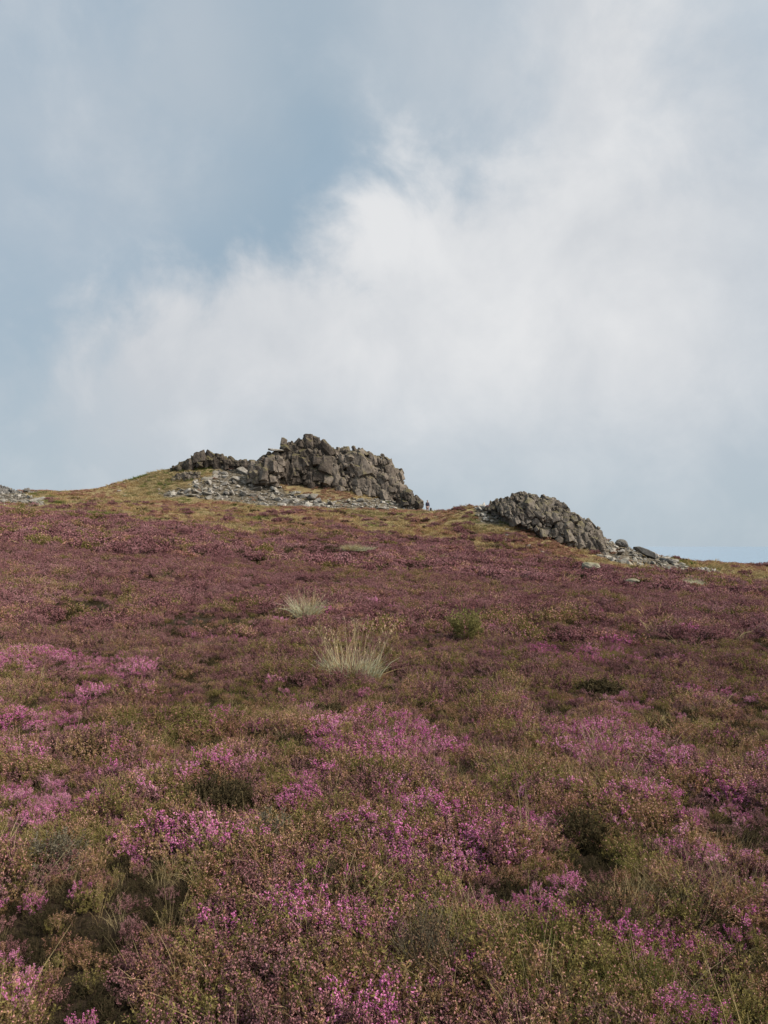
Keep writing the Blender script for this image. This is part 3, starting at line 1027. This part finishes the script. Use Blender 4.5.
def tor_right():
    Y = 71.0
    org = at_depth(545, 545, Y)
    root = empty('rocky_tor', org)
    tag(root, 'lower broad dark crag with a sloping crest, standing right of the saddle', 'rock outcrop')
    crag('shoulder', [(487, 507), (492, 501), (498, 498), (504, 496), (512, 497), (518, 502)], [(487, 511), (518, 518)], Y + 1.2, 1.0, M_ROCK_R, root, org, 31, 0.8, -0.2, 40, voxel=0.085, cell=0.6)
    crag('main_face', [(500, 503), (506, 498), (512, 494.5), (520, 490.5), (528, 492), (540, 495), (552, 497), (560, 501), (566, 508), (576, 514)],
         [(500, 514), (530, 531), (576, 546)], Y, 2.4, M_ROCK_R, root, org, 32, 1.15, -0.28, 300, voxel=0.085, cell=0.75)
    crag('lower_face', [(556, 504), (564, 506), (572, 511), (582, 518), (590, 522), (596, 528), (599, 538), (600, 550)],
         [(556, 543), (580, 551), (600, 556)], Y - 0.8, 2.1, M_ROCK_R, root, org, 33, 1.05, -0.15, 190, voxel=0.085, cell=0.7)


tor_right()

def round_mesh(name, seed, dims, material, rough=0.18):
    bm = bmesh.new()
    bmesh.ops.create_icosphere(bm, subdivisions=4, radius=1.0)
    off = Vector((seed * 3.1, seed * 1.7, 0))
    for v in bm.verts:
        c = v.co.copy()
        k = 1 + rough * mnoise.fractal(c * 1.1 + off, 1.0, 2.0, 4) - 0.10 * max(0, 1 - (lambda d: d[1] - d[0])(mnoise.voronoi(c * 1.5 + off)[0]) / 0.12) * rough * 3
        c = c * k
        c.z = max(c.z, -0.55)
        v.co = Vector((c.x * dims[0] / 2, c.y * dims[1] / 2, c.z * dims[2] / 2))
    me = bpy.data.meshes.new(name)
    bm.to_mesh(me); bm.free()
    me.materials.append(material)
    return me


# --- loose stones
R_ST = np.random.default_rng(99)
STONES = []
for k in range(14):
    a = R_ST.uniform(0.9, 1.3); b = R_ST.uniform(0.55, 0.9); c = R_ST.uniform(0.24, 0.5)
    STONES.append(slab_mesh('scree_stone', R_ST, (a, b, c), int(R_ST.integers(11, 18)), M_STONE))


def put_stone(px, py, size, label, group, tilt=0.35, name='scree_stone', me=None, sink=0.35, rz=None):
    x, y = pix2ground(px, py)
    me = me or STONES[int(R_ST.integers(0, len(STONES)))]
    o = bpy.data.objects.new(name, me)
    COL.objects.link(o)
    s = size
    o.scale = (s, s, s)
    o.location = (x, y, height1(x, y) + s * 0.5 * (0.4 - sink))
    o.rotation_euler = (R_ST.normal(0, tilt) + 0.25, R_ST.normal(0, tilt), R_ST.uniform(0, 6.28) if rz is None else rz)
    tag(o, label, 'stone', group)
    return o


def inside(poly, x, y):
    c = False
    n = len(poly)
    for i in range(n):
        x0, y0 = poly[i]; x1, y1 = poly[(i + 1) % n]
        if (y0 > y) != (y1 > y) and x < (x1 - x0) * (y - y0) / (y1 - y0) + x0:
            c = not c
    return c


def scree(poly, count, smin, smax, label, group, mind=3.2):
    xs = [p[0] for p in poly]; ys = [p[1] for p in poly]
    got = []
    tries = 0
    while len(got) < count and tries < 20000:
        tries += 1
        x = R_ST.uniform(min(xs), max(xs)); y = R_ST.uniform(min(ys), max(ys))
        if not inside(poly, x, y):
            continue
        if any((x - a) ** 2 + ((y - b) * 1.7) ** 2 < mind ** 2 for a, b in got):
            continue
        got.append((x, y))
        put_stone(x, y, smin + (smax - smin) * R_ST.uniform(0, 1) ** 1.7, label, group)
    return got


scree(SCREE_MAIN, 146, 0.4, 1.5, 'angular pale stone in the scree spilling left of the tallest crag', 'pale stones of the main scree', 3.1)
scree(SCREE_FOOT, 42, 0.5, 1.3, 'pale block lying along the foot of the tallest crag', 'pale blocks along the foot of the tallest crag', 3.8)
scree([(95, 490), (130, 480), (165, 474), (168, 492), (120, 498)], 8, 0.3, 0.9, 'small grey stone in the straw grass of the knoll', 'stones strewn on the knoll', 7)
scree([(60, 496), (100, 496), (100, 502), (62, 503)], 5, 0.3, 0.9, 'flat pale stone below the dark rocks at the far left', 'pale stones at the far left of the moor', 6)
scree(SCREE_WEST, 10, 0.6, 1.6, 'flat pale stone below the dark rocks at the far left', 'pale stones at the far left of the moor', 5)
scree(SCREE_PILE, 20, 0.45, 1.0, 'pale stone in the small rock pile left of the broad dark crag', 'pale stones in the small pile', 4.0)
scree([(500, 524), (512, 530), (530, 545), (546, 551), (540, 555), (505, 540)], 9, 0.35, 0.8, 'pale stone in the grass below the broad dark crag', 'pale stones below the broad dark crag', 6)
scree(SCREE_EAST, 48, 0.45, 1.05, 'pale stone in the trail of rubble right of the broad dark crag', 'pale stones right of the broad dark crag', 4.2)
scree(SCREE_TAIL, 9, 0.3, 0.6, 'pale stone in the trail of rubble right of the broad dark crag', 'pale stones right of the broad dark crag', 5)
def rubble():
    r = np.random.default_rng(404)
    hw = 60
    X = r.uniform(-hw, hw, 90000); Y = r.uniform(58, 106, 90000)
    k = stony(X, Y)
    X, Y = X[k][:3200], Y[k][:3200]
    n = len(X)
    s_ = 0.14 + 0.34 * r.uniform(0, 1, n) ** 2
    src = []
    for me in STONES[:8]:
        src.append(bpy.data.objects.new('rubble_piece', me))
    scatter('rubble', np.stack([X, Y, height(X, Y) + 0.03], 1), np.stack([r.normal(0.2, .4, n), r.normal(0, .4, n), r.uniform(0, 6.3, n)], 1),
            np.stack([s_, s_, s_], 1), r.integers(0, 8, n), lib('rubble', src), 'small broken grey rubble between the pale stones', 'rubble')


rubble()
for (px, py, s, lab) in ((243, 474, 1.9, 'large tilted pale slab high on the scree beside the tallest crag'), (312, 499, 1.9, 'largest pale block at the foot of the tallest crag'),
                         (288, 503, 1.7, 'long flat pale slab at the lower edge of the scree')):
    put_stone(px, py, s, lab, None, 0.2, 'stone_slab', sink=0.1)


def boulder(name, px, py, dims, label, material, seed, rz=0.0, tilt=(0, 0), lift=0.25, pw=0.7, npts=34, depth=None):
    r = np.random.default_rng(seed)
    me = slab_mesh(name, r, dims, npts, material, pw) if npts < 30 else round_mesh(name, seed, dims, material)
    o = new_from_mesh(name, me)
    x, y = pix2ground(px, py)
    o.location = (x, y, height1(x, y) + dims[2] * lift)
    o.rotation_euler = (tilt[0], tilt[1], rz)
    tag(o, label, 'boulder')
    return o


boulder('boulder', 622, 551, (1.35, 1.1, 0.85), 'dark rounded boulder perched on pale rubble right of the broad crag', M_BOULDER, 41, 0.3, (0, 0.25), 0.75)
boulder('boulder', 646, 557, (2.6, 1.2, 0.6), 'long dark slab sloping down the skyline beside the rounded boulder', M_BOULDER, 42, 0.05, (0, 0.42), 0.6, 0.7, 22)
boulder('boulder', 668, 563, (1.5, 1.0, 0.4), 'low dark rock at the lower end of the rubble trail', M_BOULDER, 43, 0.1, (0, 0.3), 0.4, 0.7, 20)
boulder('boulder', 591, 571, (1.2, 1.0, 0.60), 'pale lichened boulder half buried in heather below the broad crag', M_LICHEN, 44, 0.1, (0, 0.05), 0.42, 1.1, 70)
boulder('boulder', 632, 584, (0.7, 0.6, 0.24), 'flat pale stone lying in the heather between two lichened humps', M_LICHEN, 45, 0.0, (0, 0.0), 0.55, 1.0, 50)
boulder('boulder', 26, 494, (0.7, 0.6, 0.9), 'small pointed dark rock on the far left skyline', M_BOULDER, 46, 0.3, (0.1, 0.1), 0.5, 1.1, 12)


# ------------------------------------------------------------------ single plants
def plant(name, px, py, label, cat, parts, group=None, dz=0.0):
    """parts: list of (part name, PB, materials)"""
    x, y = pix2ground(px, py)
    root = empty(name, (x, y, height1(x, y) - 0.10 + dz), random.uniform(0, 6.28))
    tag(root, label, cat, group)
    for nm, pb, ms in parts:
        pb.obj(nm, ms, root, True)
    return root


RP = np.random.default_rng(5)


def pale_tuft(px, py, R, H, label, stalks, hs, nb=420, dz=0.0, bits=1):
    a = PB()
    for k in range(bits):
        if bits == 1:
            blades(a, RP, nb, R, H, 0.007, 0, 0.5, 0.30)
            blades(a, RP, nb // 3, R * 1.25, H * 0.8, 0.006, 1, 0.9, 0.7)
        else:
            m0 = a.n
            blades(a, RP, nb // bits, R * RP.uniform(0.14, 0.34), H * RP.uniform(0.6, 1.05), 0.011, int(RP.uniform() < 0.35), 0.7, 0.5)
            o_ = np.array([RP.normal(0, R * 0.45), RP.normal(0, R * 0.3), RP.uniform(-0.06, 0.03)])
            cnt = 0
            for arr in a.P[::-1]:
                if cnt >= a.n - m0:
                    break
                arr += o_; cnt += len(arr)
    b = PB(); pts = blades(b, RP, stalks, R * 0.9, hs, 0.005, 0, 0.32, 0.08)
    tips = pts[:, -1]
    for k in range(4):
        b.leaves(tips - np.array([0, 0, 0.015 * k]), np.tile([0, 0, 1.0], (len(tips), 1)), 0.03, 0.007, 0, RP, 0.5)
    plant('grass_tuft', px, py, label, 'grass tuft', [('blades', a, [M_GRASS_PALE, M_STRAW]), ('flower_stalks', b, [M_GRASS_STALK])], None, dz)


pale_tuft(352, 671, 0.30, 0.30, 'largest pale grass tuft with tall straw stalks, standing in the mid heather', 110, 0.58, 280, 0.05)
pale_tuft(306, 613, 0.22, 0.40, 'smaller pale grass tuft standing farther up the heather', 80, 0.52, 250, 0.05)
pale_tuft(351, 553, 1.15, 0.50, 'flat whitish green grass patch near the top of the heather', 24, 0.5, 1300, 0.26, 14)
pale_tuft(690, 587, 0.55, 0.55, 'round pale green grass hump near the right edge of the heather', 6, 0.45, 900, 0.20, 8)

def leafy(px, py, label, R, H, ml, name='shrub', n=60, leaf=(0.03, 0.014), nl=26, dz=0.0, cat='shrub', up=0.75, stem=M_STEM, side=4, sw=0.005, group=None):
    """a shrub with twigs and foliage as two parts"""
    pb = PB()
    shoots(pb, RP, n, R, H, sw, leaf, None, nl, 0, upright=up, side=side, dome=0.45, leaf_from=0.2)
    Pn = np.concatenate(pb.P); Q = np.concatenate(pb.Q); Mi = np.concatenate(pb.M)
    x, y = pix2ground(px, py)
    root = empty(name, (x, y, height1(x, y) - (0.115 if name == 'heather_bush' else 0.16) + dz), random.uniform(0, 6.28))
    tag(root, label, cat, group)
    for nm, sel, mm in (('twigs', Mi == 0, stem), ('foliage', Mi == 1, ml)):
        q = Q[sel]
        V = Pn[q.ravel()]
        quads_obj(nm, V, np.arange(len(V)).reshape(-1, 4), np.zeros(len(q), int), [mm], root, True)
    return root


leafy(467, 637, 'yellow green leafy bush standing alone in the mauve heather', 0.14, 0.54, M_BILB, n=40, leaf=(0.032, 0.014), nl=24, dz=0.13, up=0.75)
leafy(215, 792, 'broad dark brown heather bush left of centre among green shoots', 0.18, 0.28, M_LEAF_BUSH, 'heather_bush', 117, (0.016, 0.0068), 42, cat='heather bush', up=0.6)
leafy(270, 822, 'small grey lichened heather bush, twiggy and pale', 0.075, 0.22, M_GREY, 'heather_bush', 65, (0.014, 0.0054), 34, cat='heather bush', up=0.6, stem=M_GREY)
leafy(58, 842, 'grey green wispy heather bush near the left edge', 0.12, 0.22, M_GREY, 'heather_bush', 78, (0.014, 0.0054), 30, cat='heather bush', up=0.6)
leafy(335, 880, 'low blackish heather bush in a hollow near the centre of the foreground', 0.15, 0.24, M_LEAF_BUSH, 'heather_bush', 91, (0.013, 0.0054), 42, cat='heather bush', up=0.6)
leafy(608, 908, 'dense dark green heather bush behind the brightest magenta patch', 0.09, 0.26, M_LEAF_BUSH, 'heather_bush', 78, (0.013, 0.0054), 42, cat='heather bush', up=0.6)
leafy(582, 822, 'small upright dark bush among olive shoots right of centre', 0.09, 0.26, M_LEAF_BUSH, 'heather_bush', 65, (0.014, 0.0054), 40, cat='heather bush', up=0.6)
leafy(600, 684, 'low dark brown heather mound in the right middle of the slope', 0.28, 0.20, M_LEAF_BUSH, 'heather_bush', 156, (0.025, 0.0108), 40, cat='heather bush', up=0.6)
leafy(660, 728, 'small dark upright heather bush near the right magenta patch', 0.10, 0.24, M_LEAF_BUSH, 'heather_bush', 65, (0.017, 0.0068), 40, cat='heather bush', up=0.6)
leafy(330, 705, 'dark grey heather bush just below the largest pale grass tuft', 0.15, 0.20, M_LEAF_BUSH, 'heather_bush', 78, (0.017, 0.0081), 36, cat='heather bush', up=0.6)
leafy(62, 652, 'small bright green sprig in the upper left heather', 0.07, 0.30, M_BILB, 'green_sprig', 12, (0.03, 0.015), 14, cat='sprig')


def dead_heather(px, py):
    pb = PB()
    shoots(pb, RP, 44, 0.09, 0.33, 0.0032, (0.011, 0.005), None, 14, 0, upright=0.85, side=7, dome=0.2, leaf_from=0.3)
    blades(pb, RP, 24, 0.08, 0.28, 0.003, 0, 0.3, 0.6)
    x, y = pix2ground(px, py)
    root = empty('dead_heather', (x, y, height1(x, y) - 0.10))
    tag(root, 'bleached dead heather with curling bare grey twigs in the foreground', 'dead heather')
    Pn = np.concatenate(pb.P); Q = np.concatenate(pb.Q); Mi = np.concatenate(pb.M)
    for nm, sel, mm in (('twigs', Mi == 0, M_GREY), ('dry_leaves', Mi == 1, M_STEM)):
        V = Pn[Q[sel].ravel()]
        quads_obj(nm, V, np.arange(len(V)).reshape(-1, 4), np.zeros(int(sel.sum()), int), [mm], root, True)


dead_heather(432, 955)

# ------------------------------------------------------------------ the walker
def simple_mat(name, col, rough=0.8):
    m, nt, out = mat(name)
    b = N(nt, 'ShaderNodeBsdfPrincipled')
    geo = N(nt, 'ShaderNodeNewGeometry')
    n = noise_tex(nt, geo.outputs['Position'], 14, 3)
    c = mixrgb(nt, math_n(nt, 'MULTIPLY', n, 0.4), col, tuple(x * 0.6 for x in col))
    nt.links.new(c, b.inputs['Base Color'])
    b.inputs['Roughness'].default_value = rough
    nt.links.new(b.outputs[0], out.inputs[0])
    return m


def skin_obj(name, verts, edges, radii, m, parent, root=0, sub=2):
    me = bpy.data.meshes.new(name)
    me.from_pydata(verts, edges, [])
    o = bpy.data.objects.new(name, me)
    COL.objects.link(o)
    sk = o.modifiers.new('skin', 'SKIN')
    lay = me.skin_vertices[0].data if me.skin_vertices else None
    if lay is None:
        bm = bmesh.new(); bm.from_mesh(me)
        bm.verts.layers.skin.verify(); bm.to_mesh(me); bm.free()
        lay = me.skin_vertices[0].data
    for i, rr in enumerate(radii):
        lay[i].radius = rr if isinstance(rr, tuple) else (rr, rr)
        lay[i].use_root = (i == root)
    o.modifiers.new('s', 'SUBSURF').levels = sub
    o.modifiers['s'].render_levels = sub
    dg = bpy.context.evaluated_depsgraph_get()
    res = bpy.data.meshes.new_from_object(o.evaluated_get(dg))
    bpy.data.objects.remove(o)
    res.name = name
    res.materials.clear(); res.materials.append(m)
    res.polygons.foreach_set('use_smooth', np.ones(len(res.polygons), bool))
    p = bpy.data.objects.new(name, res)
    COL.objects.link(p)
    p.parent = parent
    return p


def walker():
    p = at_depth(427.5, 512, 91.0)
    x, y = float(p[0]), 91.0
    root = empty('person', (x, y, height1(x, y) - 0.02), 0.5)
    tag(root, 'person in a dark jacket and pale trousers standing on the saddle between the crags', 'person')
    skin = simple_mat('skin_tone', (0.42, 0.26, 0.19), 0.5)
    navy = simple_mat('navy_jacket_cloth', (0.022, 0.02, 0.045))
    tan = simple_mat('pale_trouser_cloth', (0.34, 0.24, 0.22))
    hair = simple_mat('grey_brown_hair', (0.12, 0.10, 0.09))
    boot = simple_mat('dark_boot_leather', (0.04, 0.03, 0.025))
    # body: pelvis, spine, neck, head, arms with hands, legs
    bv = [(0, 0, .95), (0, 0, 1.15), (0, 0, 1.38), (0, -.01, 1.50), (0, -.02, 1.60), (0, -.02, 1.70),
          (.17, 0, 1.40), (.22, -.02, 1.13), (.20, -.12, .92), (.19, -.16, .84),
          (-.17, 0, 1.40), (-.23, -.01, 1.13), (-.20, -.11, .92), (-.19, -.15, .84),
          (.09, 0, .90), (.10, -.02, .50), (.11, .02, .10), (-.09, 0, .90), (-.10, .02, .50), (-.11, .03, .10)]
    be = [(0, 1), (1, 2), (2, 3), (3, 4), (4, 5), (2, 6), (6, 7), (7, 8), (8, 9), (2, 10), (10, 11), (11, 12), (12, 13), (0, 14), (14, 15), (15, 16), (0, 17), (17, 18), (18, 19)]
    br = [(.13, .10), (.12, .09), (.14, .10), .05, (.075, .09), (.06, .075), .055, .045, .032, .03, .055, .045, .032, .03, .08, .055, .04, .08, .055, .04]
    skin_obj('body', bv, be, br, skin, root)
    jv = [(0, 0, .90), (0, 0, 1.15), (0, 0, 1.38), (0, -.01, 1.46), (.18, 0, 1.40), (.225, -.02, 1.13), (.20, -.12, .93), (-.18, 0, 1.40), (-.235, -.01, 1.13), (-.20, -.11, .93)]
    je = [(0, 1), (1, 2), (2, 3), (2, 4), (4, 5), (5, 6), (2, 7), (7, 8), (8, 9)]
    jr = [(.175, .14), (.16, .125), (.18, .135), .075, .08, .068, .05, .08, .068, .05]
    skin_obj('jacket', jv, je, jr, navy, root, sub=1)
    tv = [(0, 0, .93), (.095, 0, .86), (.10, -.02, .50), (.11, .02, .12), (-.095, 0, .86), (-.10, .02, .50), (-.11, .03, .12)]
    skin_obj('trousers', tv, [(0, 1), (1, 2), (2, 3), (0, 4), (4, 5), (5, 6)], [(.15, .12), .105, .08, .065, .105, .08, .065], tan, root, sub=1)
    skin_obj('hair', [(0, .03, 1.60), (0, .02, 1.68), (0, 0, 1.75)], [(0, 1), (1, 2)], [(.075, .07), (.095, .10), (.07, .08)], hair, root, sub=2)
    for sx, yy in ((.11, .02), (-.11, .03)):
        skin_obj('boot', [(sx, yy + .03, .07), (sx, yy - .08, .045), (sx, yy - .17, .04)], [(0, 1), (1, 2)], [.06, .05, .04], boot, root, sub=1)
    # dark rucksack set down beside the legs
    bx = empty('rucksack', (x + 0.42, y + 0.05, height1(x + 0.42, y) + 0.05), 0.3)
    tag(bx, 'small dark rucksack standing upright beside the walker', 'rucksack')
    blk = simple_mat('dark_rucksack_cloth', (0.025, 0.03, 0.035))
    skin_obj('bag_body', [(0, 0, .12), (0, 0, .35), (0, .01, .62), (0, .01, .78)], [(0, 1), (1, 2), (2, 3)], [(.17, .13), (.19, .15), (.17, .13), (.09, .07)], blk, bx, sub=2)
    skin_obj('front_pocket', [(0, -.15, .18), (0, -.16, .40)], [(0, 1)], [(.12, .05), (.11, .05)], blk, bx, sub=2)
    for s in (-.08, .08):
        skin_obj('shoulder_strap', [(s, .14, .68), (s, .19, .45), (s, .14, .18)], [(0, 1), (1, 2)], [.018, .018, .018], blk, bx, sub=1)


walker()

# ------------------------------------------------------------------ sky, sun, camera
EXPO = 0.6
SUN_EL, SUN_AZ = math.radians(43), math.radians(108)     # azimuth clockwise from +Y (view direction)


def world():
    w = bpy.data.worlds.new('World')
    scene.world = w
    w.use_nodes = True
    nt = w.node_tree
    nt.nodes.clear()
    out = N(nt, 'ShaderNodeOutputWorld')
    bg = N(nt, 'ShaderNodeBackground')
    bg.inputs['Strength'].default_value = 0.1
    sky = N(nt, 'ShaderNodeTexSky', sky_type='NISHITA')
    sky.sun_disc = False
    sky.sun_elevation = SUN_EL
    sky.sun_rotation = SUN_AZ
    sky.altitude = 500
    sky.air_density = 1.0
    sky.dust_density = 1.5
    tc = N(nt, 'ShaderNodeTexCoord')
    D = tc.outputs['Generated']

    def dot(v):
        n = N(nt, 'ShaderNodeVectorMath', operation='DOT_PRODUCT')
        nt.links.new(D, n.inputs[0])
        n.inputs[1].default_value = tuple(v)
        return n.outputs['Value']

    def dirv(px, py):
        v = ray(px, py)
        return v / np.linalg.norm(v)

    def plane(a, b):
        """signed angle-like distance from the great circle through two directions; positive on the right/below side"""
        n = np.cross(dirv(*a), dirv(*b))
        return n / np.linalg.norm(n)

    def cap(px, py, rad, soft=1.0):
        """1 at the centre, 0 at rad (pixels near the picture centre)"""
        c = dirv(px, py)
        cr = math.cos(math.atan(rad / F))
        return map_range(nt, dot(c), cr, 1.0)

    def add(*a):
        s = a[0]
        for x in a[1:]:
            s = math_n(nt, 'ADD', s, x)
        return s

    def mul(a, b):
        return math_n(nt, 'MULTIPLY', a, b)

    nA = noise_tex(nt, D, 2.6, 9, 0.55, 0.15)
    nB = noise_tex(nt, D, 7.0, 8, 0.58, 0.25)
    nC = noise_tex(nt, D, 1.1, 4, 0.5, 0.2)
    # main bank of cloud: below a line climbing from lower left to upper right
    nrm = plane((75, 330), (500, 85))
    if np.dot(nrm, dirv(600, 400)) < 0:
        nrm = -nrm
    e = dot(nrm)
    wob = add(mul(math_n(nt, 'SUBTRACT', nA, 0.5), 0.34), mul(math_n(nt, 'SUBTRACT', nB, 0.5), 0.30))
    bank = map_range(nt, add(e, wob), -0.035, 0.09)
    sepz = N(nt, 'ShaderNodeSeparateXYZ')
    nt.links.new(D, sepz.inputs[0])
    low = map_range(nt, add(sepz.outputs[2], mul(wob, 0.12)), 0.015, 0.26)   # thins towards the horizon
    right = map_range(nt, dot(plane((765, 150), (800, 420)) * (1 if np.dot(plane((765, 150), (800, 420)), dirv(500, 300)) > 0 else -1)), -0.10, 0.16, 0.55, 1.0)
    n2 = plane((420, 150), (768, 95))
    if np.dot(n2, dirv(600, 400)) < 0:
        n2 = -n2
    crown = map_range(nt, add(dot(n2), mul(wob, 0.7)), -0.07, 0.10, 0.30, 1.0)
    bank = mul(bank, crown)
    n3 = plane((25, 250), (70, 470))
    if np.dot(n3, dirv(600, 400)) < 0:
        n3 = -n3
    bank = mul(bank, map_range(nt, add(dot(n3), mul(wob, 0.6)), -0.09, 0.14, 0.12, 1.0))
    bank = mul(mul(bank, map_range(nt, low, 0, 1, 0.42, 1.0, False)), right)
    # thin veils elsewhere
    veil = add(mul(cap(50, 10, 250), 0.46), mul(cap(570, -40, 260), 0.55), mul(cap(740, 60, 240), 0.35), mul(cap(30, 420, 240), 0.22))
    veil = mul(veil, map_range(nt, nA, 0.34, 0.62, 0.35, 1.15))
    veil = add(veil, mul(map_range(nt, nB, 0.42, 0.72), 0.12))
    allc = math_n(nt, 'ADD', bank, mul(veil, math_n(nt, 'SUBTRACT', 1.0, bank)), clamp=True)
    # cloud body: brighter heart, greyer base
    heart = math_n(nt, 'ADD', mul(cap(560, 240, 330), 0.62), mul(math_n(nt, 'SUBTRACT', nB, 0.5), 1.9))
    heart = math_n(nt, 'ADD', heart, mul(cap(330, 330, 260), 0.30), clamp=True)
    cc = mixrgb(nt, heart, (5.9, 6.2, 6.6), (7.75, 7.85, 8.0))
    # base tone: Nishita sky seen through high grey-blue haze
    haze = mixrgb(nt, map_range(nt, add(sepz.outputs[2], mul(math_n(nt, 'SUBTRACT', nC, 0.5), 0.35)), 0.0, 0.45), (3.7, 4.85, 5.65), (3.4, 4.55, 5.65))
    dark = mixrgb(nt, mul(cap(330, 150, 260), map_range(nt, nA, 0.3, 0.6)), haze, (3.4, 4.45, 5.4))
    base = mixrgb(nt, 0.93, sky.outputs[0], dark)
    col = mixrgb(nt, allc, base, cc)
    # glow added round the out-of-view sun, behind the right shoulder, to brighten the slope
    sv = (math.sin(SUN_AZ) * math.cos(SUN_EL), math.cos(SUN_AZ) * math.cos(SUN_EL), math.sin(SUN_EL))
    glow = map_range(nt, dot(sv), math.cos(math.radians(68)), 1.0)
    col = mixrgb(nt, mul(glow, 0.85), col, (17.0, 16.2, 15.0))
    sc_ = N(nt, 'ShaderNodeVectorMath', operation='SCALE')
    nt.links.new(col, sc_.inputs[0]); sc_.inputs['Scale'].default_value = 2 ** -EXPO
    col = sc_.outputs[0]
    nt.links.new(col, bg.inputs['Color'])
    nt.links.new(bg.outputs[0], out.inputs[0])


world()

sd = bpy.data.lights.new('sun', 'SUN')
sd.energy = 3.0
sd.angle = math.radians(9)
sd.color = (1.0, 0.91, 0.79)
so = bpy.data.objects.new('sun', sd)
COL.objects.link(so)
dirs = Vector((math.sin(SUN_AZ) * math.cos(SUN_EL), math.cos(SUN_AZ) * math.cos(SUN_EL), math.sin(SUN_EL)))
so.rotation_euler = dirs.to_track_quat('Z', 'Y').to_euler()

cd = bpy.data.cameras.new('camera')
cd.sensor_fit = 'VERTICAL'
cd.sensor_height = 36.0
cd.lens = F / 1024 * 36.0
cd.clip_start = 0.05
cd.clip_end = 120000
cam = bpy.data.objects.new('camera', cd)
COL.objects.link(cam)
cam.location = (0, 0, ZC)
cam.rotation_euler = (math.pi / 2 + PITCH, 0, 0)
scene.camera = cam

scene.render.engine = 'CYCLES'
scene.cycles.max_bounces = 6
scene.cycles.diffuse_bounces = 3
scene.cycles.transmission_bounces = 3
scene.cycles.use_denoising = True
scene.cycles.use_adaptive_sampling = True
scene.cycles.adaptive_threshold = 0.02
scene.view_settings.view_transform = 'Standard'
scene.view_settings.look = 'None'
scene.view_settings.exposure = EXPO
scene.view_settings.gamma = 1.0
scene.view_settings.use_curve_mapping = False
